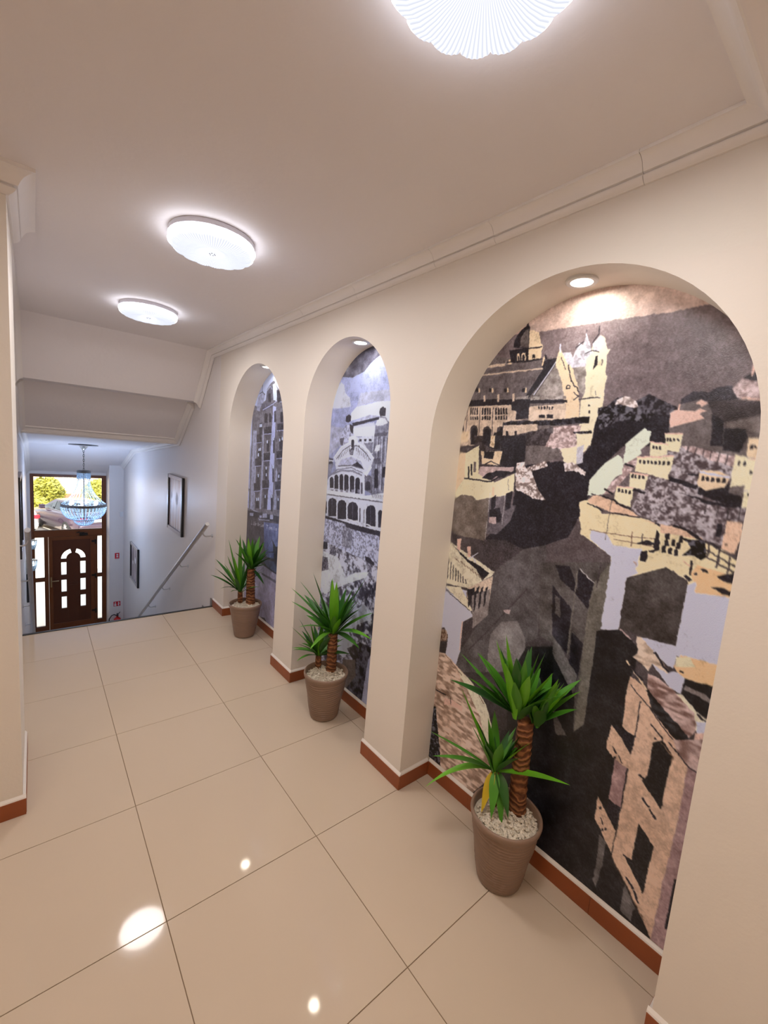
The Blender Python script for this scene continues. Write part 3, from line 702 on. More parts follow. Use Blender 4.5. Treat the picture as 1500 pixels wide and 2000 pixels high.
#MURALS-BEGIN
def draw_rooftops(p, l):
    p('SK',10,2,[(-277,2213),(209,2236),(252,2248),(368,2239),(663,2231),(830,2221),(965,2224),(1084,2208),(1059,2376),(-358,2834)])
    p('DB',30,3,[(671,1916),(712,1953),(733,1959),(766,1931),(817,1961),(853,1941),(881,1926),(914,1907),(891,1897),(891,1851),(901,1787),(650,1780),(633,1901)])
    p('K',10,0,[(681,1849),(673,1900),(730,1906),(785,1897),(860,1891),(890,1883),(901,1787),(690,1781)])
    p('SM',60,3,[(713,1945),(741,1959),(779,1938),(789,1919),(748,1906),(710,1915)])
    p('DB',14,0,[(912,1921),(916,1941),(943,1960),(983,1954),(1006,1969),(1040,1972),(1046,1953),(1067,1933),(1065,1923),(993,1927),(964,1932),(930,1923)])
    p('DB',20,3,[(1059,1984),(1074,2001),(1090,2008),(1114,2009),(1160,2010),(1166,1965),(1120,1969),(1077,1982)])
    p('PK2',30,3,[(1042,1960),(1061,1990),(1120,1969),(1166,1965),(1172,1926),(1059,1933)])
    p('PK',6,0,[(1081,2037),(1088,2039),(1090,2018),(1085,1994),(1082,1997)])
    p('M',14,2,[(915,1900),(915,1921),(958,1932),(988,1924),(1067,1929),(1172,1929),(1196,1765),(906,1751),(891,1851),(891,1897)])
    p('PK',4,0,[(1057,1930),(1084,1935),(1117,1927),(1112,1924)])
    p('PK',6,0,[(955,1922),(967,1933),(988,1921),(973,1911)])
    p('PK',10,0,[(888,1894),(903,1904),(957,1898),(968,1905),(991,1900),(973,1891),(984,1874),(895,1847)])
    p('PK',4,0,[(909,1900),(909,1921),(914,1921),(915,1900)])
    p('K',8,0,[(1002,1920),(1030,1919),(1043,1791),(1013,1790)])
    p('D',16,2,[(987,1927),(1127,1923),(1132,1886),(1038,1863),(1004,1890)])
    p('K',10,0,[(1040,1843),(1087,1846),(1098,1818),(1087,1773),(1045,1778)])
    p('G',16,2,[(1043,1863),(1133,1880),(1141,1825),(1090,1840),(1045,1847)])
    p('M',10,0,[(-19,1762),(-26,1922),(17,2014),(72,2095),(98,2132),(148,2170),(244,2148),(460,2125),(522,1947),(545,1777)])
    p('PE2',10,0,[(111,2131),(171,2136),(246,2129),(248,2120),(107,2116)])
    p('K',10,0,[(249,2194),(250,2221),(263,2246),(282,2265),(302,2275),(305,2297),(313,2273),(319,2263),(330,2177)])
    p('M',24,1,[(282,2189),(280,2225),(299,2258),(314,2260),(326,2182)])
    p('PE',12,0,[(319,2254),(336,2251),(368,2237),(380,2192),(389,2183),(387,2174),(326,2180)])
    p('K',12,0,[(232,2184),(328,2177),(335,2127),(240,2134)])
    p('PE',10,0,[(325,2177),(390,2180),(388,2130),(329,2131)])
    l('K',5,[(231,2183),(331,2179),(386,2177)])
    p('PE',4,0,[(274,2135),(271,2161),(272,2165),(277,2167),(283,2164),(286,2159),(289,2133)])
    p('PE',4,0,[(298,2133),(294,2159),(296,2164),(302,2166),(309,2162),(313,2156),(316,2131)])
    p('K',4,0,[(279,2134),(276,2155),(277,2158),(279,2158),(282,2157),(284,2154),(287,2133)])
    p('K',4,0,[(301,2132),(298,2154),(300,2157),(303,2158),(307,2156),(309,2153),(312,2131)])
    p('K',4,0,[(346,2134),(344,2146),(346,2150),(350,2151),(354,2149),(357,2145),(359,2132)])
    l('G',10,[(219,2142),(222,2118)])
    l('PE',10,[(236,2142),(239,2121)])
    p('RF',12,1,[(93,2123),(184,2122),(323,2120),(461,2121),(428,2086),(358,1978),(-7,1987),(37,2058),(66,2091)])
    l('PE2',6,[(66,2092),(252,2091),(430,2089)])
    p('K',6,0,[(394,2121),(460,2125),(461,2104),(354,1974),(333,1975),(404,2085)])
    l('K',6,[(223,2134),(322,2127),(393,2129)])
    l('PE',7,[(406,2141),(399,2103)])
    l('K',7,[(406,2141),(415,2127)])
    p('K',4,0,[(62,2018),(60,2034),(60,2034),(77,2032),(77,2032),(79,2017)])
    p('PE',4,0,[(81,2013),(78,2036),(78,2036),(87,2035),(87,2035),(90,2013)])
    p('K',4,0,[(142,2013),(140,2028),(140,2028),(156,2027),(156,2027),(158,2012)])
    p('PE',4,0,[(159,2008),(156,2030),(156,2030),(165,2029),(165,2029),(168,2008)])
    p('K',4,0,[(224,2007),(223,2022),(223,2022),(238,2020),(238,2020),(239,2006)])
    p('PE',4,0,[(241,2003),(238,2024),(238,2024),(246,2023),(246,2023),(249,2002)])
    p('K',4,0,[(317,2001),(315,2015),(315,2015),(329,2014),(329,2014),(331,2000)])
    p('PE',4,0,[(332,1997),(329,2017),(329,2017),(337,2016),(337,2016),(340,1996)])
    p('GT',20,1,[(383,1981),(465,2106),(500,2007),(511,1971)])
    l('LV',4,[(375,1984),(419,2049),(462,2115)])
    p('GT',16,1,[(524,2072),(583,2082),(598,1972),(574,1981)])
    p('BL',10,0,[(472,2141),(517,2139),(531,2104),(578,2098),(581,2078),(521,2076),(504,2074)])
    p('PE',12,0,[(461,2138),(469,2162),(481,2139),(511,2090),(524,2088),(568,1990),(585,1882),(530,1884),(507,1990),(484,2051),(458,2092)])
    l('K',3,[(477,2123),(503,2074)])
    l('K',4,[(511,2090),(532,2030),(569,1986)])
    l('K',4,[(548,1983),(571,1969),(552,1954)])
    p('K',4,0,[(516,2000),(515,2008),(517,2014),(523,2016),(530,2013),(533,2007),(534,1999)])
    p('PE',4,0,[(521,2003),(520,2008),(521,2011),(524,2012),(527,2010),(529,2007),(530,2002)])
    l('LV',5,[(467,2175),(471,2145)])
    p('BL',26,3,[(525,2113),(537,2152),(545,2171),(560,2157),(569,2191),(588,2160),(599,2127),(585,2081),(533,2087)])
    l('K',2,[(566,2215),(571,2187)])
    l('K',4,[(533,2151),(562,2172)])
    l('K',4,[(598,2163),(617,2191),(615,2218)])
    l('LV',3,[(568,2199),(578,2174)])
    p('Y',14,1,[(581,2106),(599,2127),(597,2143),(604,2166),(623,2184),(643,2168),(656,2130),(665,2128),(657,2112),(661,2038),(668,2036),(664,2003),(667,1960),(665,1901),(652,1865),(652,1780),(598,1779),(579,1944),(594,1984)])
    p('BL',10,0,[(599,2159),(623,2186),(632,2135),(620,2125),(603,2127)])
    p('K',4,0,[(614,2110),(623,2112),(624,2077),(612,2061),(614,2086)])
    p('M',4,0,[(637,2097),(644,2098),(644,2075),(639,2073)])
    l('K',3,[(574,2127),(598,2133),(626,2124)])
    l('K',4,[(573,1955),(655,1960)])
    l('K',2,[(633,1985),(636,1967)])
    p('K',4,0,[(614,1928),(613,1935),(614,1937),(616,1938),(619,1937),(620,1935),(621,1928)])
    p('K',4,0,[(618,1902),(617,1911),(618,1913),(620,1914),(622,1913),(623,1911),(625,1902)])
    p('K',6,0,[(-11,1963),(48,1981),(354,1969),(527,1957),(528,1947),(357,1949),(-9,1950)])
    l('PE2',10,[(35,1979),(32,1997)])
    l('PE2',10,[(123,1972),(120,1997)])
    l('PE2',11,[(200,1968),(196,1995)])
    l('PE2',11,[(280,1966),(276,1994)])
    p('GT',10,0,[(289,1982),(352,1983),(349,1969),(290,1970)])
    p('GT',20,3,[(363,1978),(518,1973),(524,1960),(363,1964)])
    p('PE2',16,1,[(-9,1950),(271,1950),(357,1946),(366,1887),(237,1866),(250,1769),(-33,1762),(-21,1879)])
    p('K',4,0,[(-4,1913),(-8,1944),(-7,1946),(-4,1947),(-1,1946),(0,1944),(4,1913)])
    p('K',4,0,[(-1,1889),(-3,1905),(-2,1907),(1,1908),(4,1907),(6,1905),(8,1888)])
    p('K',4,0,[(10,1913),(6,1944),(7,1946),(9,1947),(13,1946),(14,1943),(18,1913)])
    p('K',4,0,[(13,1888),(11,1904),(12,1907),(15,1908),(18,1907),(19,1904),(21,1888)])
    p('K',4,0,[(47,1912),(43,1942),(44,1944),(47,1945),(49,1944),(51,1942),(55,1912)])
    p('K',4,0,[(50,1888),(48,1904),(49,1906),(52,1907),(55,1906),(56,1903),(58,1887)])
    p('K',4,0,[(60,1911),(56,1942),(57,1944),(59,1945),(62,1944),(64,1942),(68,1911)])
    p('K',4,0,[(63,1887),(61,1903),(62,1905),(65,1906),(67,1905),(69,1903),(71,1887)])
    p('K',4,0,[(73,1911),(69,1941),(69,1943),(72,1944),(75,1943),(76,1941),(80,1911)])
    p('K',4,0,[(76,1887),(74,1903),(75,1905),(77,1906),(80,1905),(82,1903),(84,1887)])
    p('K',4,0,[(85,1911),(81,1941),(82,1943),(85,1944),(87,1943),(89,1941),(93,1911)])
    p('K',4,0,[(88,1887),(86,1903),(87,1905),(90,1906),(93,1905),(94,1902),(96,1887)])
    p('K',4,0,[(116,1910),(112,1939),(113,1942),(116,1942),(119,1941),(121,1939),(125,1910)])
    p('K',4,0,[(119,1886),(117,1901),(118,1904),(121,1905),(124,1904),(126,1901),(128,1886)])
    p('K',4,0,[(130,1910),(126,1939),(127,1941),(130,1942),(133,1941),(135,1938),(139,1909)])
    p('K',4,0,[(133,1886),(131,1901),(132,1903),(135,1904),(138,1903),(140,1901),(142,1886)])
    p('K',4,0,[(144,1909),(140,1938),(141,1940),(144,1941),(147,1940),(149,1938),(153,1909)])
    p('K',4,0,[(147,1886),(145,1901),(146,1903),(149,1904),(152,1903),(154,1900),(156,1886)])
    p('K',4,0,[(158,1909),(154,1937),(155,1940),(158,1941),(161,1940),(163,1937),(166,1909)])
    p('K',4,0,[(161,1885),(159,1900),(160,1903),(163,1904),(166,1903),(168,1900),(170,1885)])
    p('K',4,0,[(191,1908),(187,1936),(188,1938),(191,1939),(194,1938),(196,1936),(200,1908)])
    p('K',4,0,[(194,1885),(192,1899),(193,1902),(196,1903),(199,1902),(201,1899),(203,1885)])
    p('K',4,0,[(205,1907),(201,1935),(202,1938),(205,1939),(208,1938),(210,1935),(214,1907)])
    p('K',4,0,[(208,1885),(206,1899),(207,1901),(210,1902),(213,1901),(215,1899),(217,1884)])
    p('K',4,0,[(219,1907),(215,1935),(216,1937),(219,1938),(222,1937),(224,1935),(228,1907)])
    p('K',4,0,[(222,1884),(220,1899),(221,1901),(224,1902),(227,1901),(229,1898),(231,1884)])
    p('K',4,0,[(233,1907),(229,1934),(230,1937),(233,1938),(236,1937),(238,1934),(241,1906)])
    p('K',4,0,[(236,1884),(234,1898),(235,1901),(238,1902),(241,1901),(242,1898),(244,1884)])
    p('K',4,0,[(246,1906),(243,1934),(244,1936),(246,1937),(250,1936),(251,1934),(255,1906)])
    p('K',4,0,[(250,1884),(248,1898),(249,1900),(251,1901),(254,1900),(256,1898),(258,1884)])
    p('D',4,0,[(-15,1794),(-22,1850),(-17,1861),(-3,1866),(12,1861),(19,1850),(27,1795)])
    p('D',4,0,[(66,1770),(56,1845),(61,1857),(76,1863),(92,1857),(100,1845),(110,1771)])
    p('D',4,0,[(141,1766),(132,1839),(137,1852),(153,1858),(170,1852),(179,1839),(188,1768)])
    p('D',4,0,[(214,1808),(210,1842),(214,1853),(226,1857),(240,1852),(247,1842),(252,1808)])
    p('K',4,0,[(-10,1796),(-15,1841),(-12,1849),(-1,1853),(11,1849),(17,1841),(22,1797)])
    p('K',4,0,[(73,1772),(64,1837),(68,1846),(79,1850),(91,1846),(97,1837),(106,1773)])
    p('K',4,0,[(148,1767),(139,1831),(143,1842),(155,1846),(168,1841),(175,1831),(184,1767)])
    l('K',3,[(26,1941),(32,1795)])
    l('K',3,[(102,1943),(113,1776)])
    l('K',3,[(176,1940),(187,1817)])
    p('K',8,0,[(271,1950),(362,1951),(366,1887),(302,1884),(302,1921),(275,1922)])
    p('PE2',14,1,[(361,1937),(522,1943),(531,1879),(479,1859),(364,1878)])
    p('K',4,0,[(404,1924),(402,1934),(403,1937),(406,1937),(409,1936),(410,1934),(411,1924)])
    p('K',4,0,[(416,1924),(415,1934),(416,1936),(418,1937),(421,1936),(422,1933),(424,1923)])
    p('K',4,0,[(429,1923),(427,1933),(428,1935),(431,1936),(433,1935),(435,1933),(436,1923)])
    p('K',4,0,[(441,1923),(440,1933),(440,1935),(443,1936),(445,1935),(447,1932),(448,1922)])
    p('K',4,0,[(453,1922),(452,1932),(452,1934),(455,1935),(458,1934),(459,1932),(460,1922)])
    p('K',4,0,[(465,1922),(464,1932),(464,1934),(467,1935),(469,1934),(471,1931),(472,1922)])
    p('K',4,0,[(414,1888),(412,1903),(412,1903),(438,1902),(438,1902),(440,1887)])
    p('K',4,0,[(448,1887),(446,1902),(446,1902),(475,1901),(475,1901),(477,1886)])
    p('K',24,3,[(236,1871),(280,1879),(408,1877),(471,1880),(548,1887),(624,1890),(624,1865),(483,1859),(410,1859),(244,1858)])
    p('PE2',8,0,[(243,1860),(410,1864),(414,1832),(306,1816),(244,1774)])
    p('K',4,0,[(263,1800),(258,1837),(258,1837),(272,1837),(272,1837),(277,1801)])
    p('K',4,0,[(306,1817),(303,1836),(303,1836),(315,1836),(315,1836),(318,1817)])
    p('D',18,3,[(306,1818),(403,1837),(475,1850),(494,1750),(248,1740),(244,1774)])
    p('PK2',40,3,[(482,1854),(595,1857),(593,1754),(489,1749)])
    p('K',40,3,[(569,1833),(640,1837),(640,1804),(581,1803)])
    p('K',20,3,[(185,1768),(195,1827),(218,1832),(238,1856),(247,1769)])
    p('K',10,0,[(663,1920),(729,1909),(886,1887),(888,1847),(884,1803),(827,1839),(763,1788),(705,1719),(656,1651),(640,1594),(601,1594),(551,1705),(619,1742),(642,1780),(648,1867)])
    p('DB',50,3,[(650,1920),(726,1930),(777,1915),(848,1900),(816,1864),(734,1874),(666,1839)])
    p('D',14,3,[(79,1813),(471,1817),(490,1685),(316,1673),(125,1660)])
    p('K',10,0,[(234,1814),(361,1816),(380,1678),(252,1679)])
    p('M',14,1,[(367,1774),(458,1777),(525,1765),(526,1727),(390,1683),(370,1691)])
    p('PK2',30,3,[(475,1825),(579,1826),(583,1767),(525,1769),(458,1772)])
    p('Y',10,0,[(579,1826),(646,1826),(630,1765),(596,1738)])
    p('Y',10,0,[(525,1766),(591,1776),(596,1707),(546,1715)])
    p('BL',10,0,[(591,1772),(619,1785),(621,1715),(596,1705)])
    p('PE',20,3,[(-20,1834),(49,1834),(49,1782),(-15,1775)])
    p('K',10,0,[(137,1814),(234,1814),(236,1751),(181,1759),(134,1783)])
    p('PE',40,3,[(180,1814),(204,1814),(205,1760),(181,1764)])
    p('K',8,0,[(320,1683),(439,1700),(532,1718),(634,1682),(693,1666),(668,1615),(659,1564),(627,1483),(605,1422),(514,1372),(341,1237),(211,1214),(208,1334),(282,1415),(336,1483),(341,1570)])
    p('SM',70,3,[(334,1698),(371,1705),(380,1678),(466,1715),(479,1693),(408,1666),(447,1600),(488,1555),(439,1553),(395,1571),(345,1580),(332,1636)])
    p('SM',60,3,[(547,1710),(577,1716),(638,1683),(636,1666),(595,1684),(556,1677)])
    p('LY',8,0,[(-20,1729),(43,1729),(120,1769),(133,1635),(227,1602),(330,1653),(333,1569),(298,1553),(242,1536),(183,1519),(139,1510),(111,1526),(49,1527),(-1,1503),(-15,1447),(-28,1429)])
    p('PE',6,0,[(-20,1729),(42,1729),(51,1607),(17,1561),(-15,1497),(-18,1441)])
    p('D',14,1,[(-20,1759),(120,1771),(46,1729),(-20,1730)])
    p('K',4,0,[(72,1610),(65,1668),(65,1668),(73,1668),(73,1668),(81,1611)])
    p('K',4,0,[(88,1623),(80,1677),(80,1677),(90,1678),(90,1678),(97,1624)])
    p('M',4,0,[(103,1642),(96,1691),(96,1691),(111,1691),(111,1691),(117,1643)])
    p('PK2',12,1,[(130,1637),(138,1671),(276,1675),(323,1681),(318,1659),(242,1624),(195,1612)])
    p('K',14,1,[(157,1619),(179,1639),(249,1660),(309,1658),(276,1629),(235,1632),(208,1611)])
    l('K',7,[(51,1607),(208,1604),(242,1626),(329,1660)])
    p('PE',16,3,[(133,1743),(252,1745),(246,1681),(149,1683)])
    p('K',6,0,[(152,1743),(209,1743),(209,1708),(154,1710)])
    l('K',5,[(161,1680),(196,1698),(246,1683)])
    p('BS',12,2,[(-1,1503),(49,1527),(111,1526),(139,1510),(206,1530),(216,1413),(217,1221),(116,1284),(3,1338),(-26,1333),(-22,1441)])
    p('D',12,2,[(5,1322),(208,1329),(217,1221),(118,1268),(24,1292)])
    p('MS',12,1,[(211,1528),(298,1553),(332,1572),(329,1511),(354,1514),(336,1443),(276,1373),(216,1362)])
    p('K',6,0,[(221,1531),(243,1547),(250,1495),(227,1466),(220,1516)])
    p('K',8,0,[(297,1560),(329,1576),(328,1501),(302,1482)])
    p('K',12,0,[(217,1475),(272,1493),(288,1456),(281,1424),(223,1425)])
    p('PE',6,0,[(221,1582),(231,1578),(236,1538),(219,1546)])
    l('LG',2,[(210,1555),(212,1464)])
    l('LG',2,[(210,1423),(216,1224)])
    l('LG',2,[(293,1555),(294,1417)])
    p('PK2',14,0,[(221,1442),(260,1449),(261,1416),(222,1414)])
    l('K',2,[(300,1624),(308,1576)])
    p('ST',10,2,[(281,1066),(282,1196),(312,1239),(412,1332),(518,1373),(532,1238),(526,1143)])
    p('D',8,0,[(208,1334),(326,1353),(417,1333),(308,1228),(282,1196),(210,1220)])
    p('ST',10,2,[(270,1122),(525,1196),(530,974),(479,930),(482,831),(380,754),(168,656),(119,675),(140,759),(200,873),(282,1031)])
    p('ST2',12,2,[(300,900),(349,981),(430,1015),(476,953),(491,885),(460,791),(299,717)])
    l('D',6,[(457,1167),(384,1060),(275,901),(186,778)])
    p('PK2',10,0,[(353,1039),(391,1052),(388,1031),(366,1028)])
    p('LY2',16,1,[(-55,1265),(-12,1285),(64,1261),(197,1222),(282,1196),(273,1175),(144,1078),(-28,1060)])
    l('K',5,[(-16,1199),(-9,1091)])
    l('K',5,[(2,1188),(9,1092)])
    l('K',4,[(20,1177),(27,1093)])
    l('K',4,[(37,1167),(44,1094)])
    l('K',5,[(55,1157),(62,1094)])
    l('K',5,[(72,1147),(79,1095)])
    l('K',5,[(89,1137),(96,1096)])
    l('K',5,[(106,1127),(112,1097)])
    l('K',5,[(122,1117),(129,1098)])
    p('K',6,0,[(12,1273),(58,1249),(125,1220),(186,1208),(256,1183),(222,1138),(183,1181),(90,1223)])
    l('K',4,[(279,1177),(150,1080)])
    p('PK',6,0,[(44,1304),(70,1310),(72,1250),(50,1250)])
    p('PK',6,0,[(113,1280),(135,1285),(138,1232),(118,1232)])
    l('LV',4,[(131,1222),(179,1262)])
    l('LV',4,[(149,1242),(173,1213)])
    l('BR',4,[(42,1207),(58,1199)])
    l('BR',3,[(62,1201),(77,1192)])
    l('BR',4,[(81,1196),(96,1186)])
    l('BR',3,[(100,1190),(115,1180)])
    l('BR',3,[(119,1185),(134,1174)])
    l('BR',3,[(137,1180),(152,1167)])
    l('BR',4,[(155,1175),(170,1161)])
    l('BR',4,[(173,1170),(188,1155)])
    l('BR',4,[(191,1165),(206,1149)])
    l('BR',3,[(208,1160),(223,1144)])
    l('BR',3,[(226,1155),(241,1138)])
    l('BR',3,[(243,1150),(258,1132)])
    p('PE2',10,0,[(141,1077),(279,1177),(274,1053),(143,1011)])
    p('K',10,3,[(142,1066),(182,1094),(193,1038),(148,1024)])
    p('K',6,0,[(195,1093),(208,1107),(212,1033),(200,1029)])
    p('K',6,0,[(220,1100),(232,1114),(237,1041),(225,1037)])
    p('K',6,0,[(245,1107),(257,1121),(261,1049),(249,1045)])
    p('LV',6,0,[(-41,1041),(139,1065),(139,1010),(-37,954)])
    l('K',4,[(-21,1041),(119,1004)])
    p('LV',6,0,[(-39,1044),(158,990),(193,953),(135,904),(137,757),(120,669),(46,696),(50,804),(20,833),(-32,814)])
    p('LY2',10,0,[(-8,1047),(98,1072),(186,978),(167,971)])
    l('K',4,[(-3,1031),(167,974)])
    p('G',14,1,[(170,1049),(271,1112),(275,987),(198,894)])
    p('K',6,0,[(184,1070),(198,1085),(200,993),(192,974)])
    p('K',6,0,[(212,1078),(226,1093),(226,1014),(218,995)])
    p('K',6,0,[(240,1087),(253,1101),(252,1035),(244,1016)])
    p('K',10,0,[(140,1073),(172,1083),(174,1018),(158,985)])
    p('D',10,0,[(135,904),(191,941),(199,883),(146,818),(140,759)])
    l('PK',5,[(131,903),(133,756)])
    p('RP',46,4,[(-54,678),(45,701),(226,633),(320,563),(386,446),(415,409),(411,264),(283,59),(79,-89),(-13,107),(-36,475)])
    p('LY2',8,0,[(226,633),(320,568),(370,470),(420,413),(409,318),(344,388),(291,497),(158,628),(132,663)])
    l('BR',4,[(46,696),(163,637)])
    l('BR',5,[(241,617),(308,562)])
    p('BR',40,3,[(-28,786),(-17,820),(37,822),(52,793),(40,765),(-23,745)])
    p('K',70,3,[(-31,377),(16,390),(77,164),(108,-5),(-5,-83)])
    p('PK',10,0,[(68,466),(112,483),(191,483),(187,458),(123,453),(73,432)])
    l('K',6,[(-12,481),(73,487)])
    l('K',4,[(107,486),(115,455)])
    p('HS',48,3,[(898,1779),(955,1789),(1078,1763),(1140,1741),(1158,1564),(1085,1490),(901,1528),(815,1562),(848,1690)])
    p('PK2',30,3,[(935,1788),(955,1789),(1078,1761),(1080,1730),(1039,1742),(993,1759),(958,1773)])
    l('D',3,[(956,1787),(955,1769)])
    l('D',3,[(978,1782),(976,1762)])
    l('D',3,[(999,1778),(998,1755)])
    l('D',3,[(1020,1774),(1018,1749)])
    l('D',3,[(1041,1770),(1038,1742)])
    l('D',3,[(1061,1766),(1058,1736)])
    l('K',6,[(968,1699),(995,1697)])
    p('K',8,0,[(915,1688),(999,1667),(995,1652),(917,1674)])
    p('K',8,0,[(953,1640),(1025,1623),(1105,1613),(1100,1606),(1026,1613)])
    l('D',4,[(1030,1612),(1029,1581)])
    l('D',4,[(1058,1610),(1058,1578)])
    l('D',4,[(1085,1608),(1086,1574)])
    l('D',3,[(1112,1606),(1113,1571)])
    l('D',3,[(1138,1604),(1139,1568)])
    p('PG',8,0,[(820,1847),(840,1834),(842,1798),(817,1772),(823,1760),(806,1744),(768,1716),(765,1790),(791,1818)])
    p('PG',8,0,[(747,1753),(765,1740),(770,1684),(750,1673),(736,1652),(735,1629),(712,1604),(657,1594),(656,1651),(682,1690),(705,1720)])
    p('PK2',30,3,[(769,1718),(806,1744),(813,1721),(793,1690),(766,1648),(746,1610),(716,1607),(736,1652),(770,1684)])
    l('K',8,[(773,1719),(802,1712)])
    l('K',6,[(716,1625),(746,1610)])
    p('LY',8,0,[(884,1828),(935,1828),(933,1767),(892,1774)])
    l('PK',4,[(884,1828),(935,1828)])
    p('K',4,0,[(892,1803),(890,1812),(891,1814),(893,1815),(895,1814),(897,1812),(898,1803)])
    p('K',4,0,[(900,1802),(899,1811),(899,1814),(902,1815),(904,1814),(905,1811),(907,1802)])
    p('K',4,0,[(911,1802),(909,1812),(910,1814),(912,1815),(914,1814),(916,1812),(917,1803)])
    p('K',4,0,[(923,1802),(921,1811),(922,1813),(924,1815),(926,1814),(927,1811),(929,1802)])
    p('LY',8,0,[(843,1801),(898,1792),(898,1758),(848,1747)])
    l('PK',4,[(843,1801),(898,1792)])
    p('K',4,0,[(853,1776),(852,1785),(852,1788),(854,1789),(857,1788),(858,1785),(860,1776)])
    p('K',4,0,[(864,1775),(862,1784),(863,1787),(865,1788),(867,1787),(869,1784),(870,1775)])
    p('K',4,0,[(874,1774),(873,1783),(873,1786),(875,1787),(878,1786),(879,1784),(880,1774)])
    p('LY',8,0,[(809,1746),(919,1755),(914,1676),(810,1697)])
    l('PK',5,[(809,1746),(919,1755)])
    p('K',4,0,[(818,1725),(817,1735),(818,1737),(820,1738),(823,1737),(824,1735),(825,1725)])
    p('K',4,0,[(831,1724),(830,1733),(830,1736),(833,1737),(835,1736),(837,1734),(838,1724)])
    p('K',4,0,[(843,1724),(841,1733),(842,1736),(844,1737),(847,1736),(848,1734),(849,1724)])
    p('K',4,0,[(854,1724),(853,1733),(854,1736),(856,1737),(858,1736),(860,1733),(861,1724)])
    p('K',4,0,[(866,1723),(865,1733),(866,1736),(868,1737),(870,1736),(872,1733),(873,1724)])
    p('K',4,0,[(878,1724),(877,1734),(877,1736),(880,1737),(882,1736),(883,1734),(885,1725)])
    p('K',4,0,[(890,1723),(889,1733),(890,1735),(892,1736),(894,1735),(895,1733),(897,1724)])
    p('K',4,0,[(904,1723),(902,1733),(903,1735),(905,1736),(907,1735),(909,1733),(910,1724)])
    p('LY',8,0,[(795,1691),(852,1685),(850,1636),(798,1642)])
    l('PK',5,[(795,1691),(852,1685)])
    p('K',4,0,[(801,1673),(800,1683),(801,1686),(803,1687),(806,1686),(807,1683),(808,1674)])
    p('K',4,0,[(812,1673),(811,1682),(811,1685),(814,1687),(816,1686),(818,1683),(819,1673)])
    p('K',4,0,[(824,1672),(823,1682),(823,1685),(826,1686),(828,1685),(830,1683),(831,1673)])
    p('K',4,0,[(836,1672),(834,1681),(835,1684),(837,1685),(840,1685),(841,1682),(843,1672)])
    p('LY',8,0,[(757,1639),(813,1639),(812,1569),(753,1588)])
    l('PK',4,[(757,1639),(813,1639)])
    p('K',4,0,[(764,1619),(762,1630),(763,1632),(765,1634),(768,1633),(770,1630),(771,1620)])
    p('K',4,0,[(775,1618),(774,1628),(775,1630),(777,1632),(780,1631),(781,1628),(783,1618)])
    p('K',4,0,[(787,1617),(786,1627),(786,1630),(789,1631),(791,1630),(793,1627),(794,1618)])
    p('K',4,0,[(800,1615),(799,1625),(800,1627),(802,1629),(805,1628),(806,1625),(807,1616)])
    l('K',9,[(815,1633),(850,1626)])
    p('K',10,0,[(998,1655),(1067,1677),(1081,1678),(1113,1638),(1112,1608),(1053,1623),(1003,1640)])
    p('PE',8,0,[(997,1714),(1052,1715),(1075,1700),(1068,1669),(1021,1653),(996,1662)])
    p('K',4,0,[(1006,1682),(1004,1692),(1005,1696),(1008,1698),(1011,1696),(1013,1693),(1014,1683)])
    p('K',4,0,[(1018,1681),(1016,1691),(1017,1695),(1020,1697),(1023,1696),(1025,1692),(1026,1682)])
    p('K',4,0,[(1030,1681),(1029,1691),(1030,1695),(1033,1697),(1036,1695),(1038,1692),(1039,1682)])
    p('K',4,0,[(1044,1680),(1042,1690),(1043,1694),(1046,1696),(1049,1694),(1051,1691),(1052,1681)])
    p('K',4,0,[(1058,1680),(1057,1690),(1058,1693),(1060,1695),(1063,1694),(1065,1690),(1067,1681)])
    l('LV',6,[(998,1709),(1072,1698)])
    p('PE',8,0,[(1101,1816),(1128,1814),(1131,1754),(1105,1762)])
    p('LY',8,0,[(1077,1768),(1137,1751),(1143,1662),(1079,1669)])
    l('PK',3,[(1108,1753),(1137,1754)])
    p('K',4,0,[(1110,1783),(1109,1793),(1109,1795),(1111,1796),(1113,1795),(1115,1793),(1116,1784)])
    p('K',4,0,[(1118,1784),(1117,1793),(1117,1795),(1119,1797),(1121,1796),(1122,1793),(1124,1784)])
    p('K',4,0,[(1088,1734),(1086,1743),(1087,1746),(1089,1747),(1091,1746),(1092,1744),(1093,1734)])
    p('K',4,0,[(1101,1734),(1099,1743),(1100,1746),(1102,1747),(1104,1746),(1105,1743),(1106,1734)])
    p('K',4,0,[(1118,1710),(1117,1719),(1117,1722),(1119,1723),(1121,1722),(1122,1719),(1124,1710)])
    p('K',4,0,[(1129,1711),(1127,1720),(1128,1722),(1130,1723),(1132,1723),(1133,1720),(1134,1711)])
    p('M',10,0,[(1079,1669),(1113,1678),(1112,1645),(1079,1652)])
    p('LY',6,0,[(1114,1661),(1139,1662),(1138,1612),(1114,1611)])
    p('K',4,0,[(1122,1647),(1121,1652),(1122,1655),(1124,1656),(1126,1655),(1127,1653),(1128,1647)])
    p('K',4,0,[(1135,1646),(1134,1652),(1134,1654),(1136,1656),(1138,1655),(1139,1652),(1140,1647)])
    p('TY',10,1,[(630,1566),(661,1582),(722,1535),(846,1540),(901,1528),(952,1528),(1083,1482),(1150,1441),(1156,1341),(1024,1291),(1014,1360),(951,1387),(833,1321),(838,1232),(776,1212),(774,1384),(651,1447)])
    p('LV',6,0,[(687,1463),(745,1465),(773,1425),(870,1432),(858,1346),(834,1321),(838,1232),(776,1212),(775,1382),(691,1431)])
    p('TP',10,1,[(661,1577),(683,1601),(749,1588),(814,1561),(850,1540),(752,1541),(672,1565)])
    l('K',4,[(661,1565),(721,1544)])
    l('K',5,[(750,1541),(848,1540)])
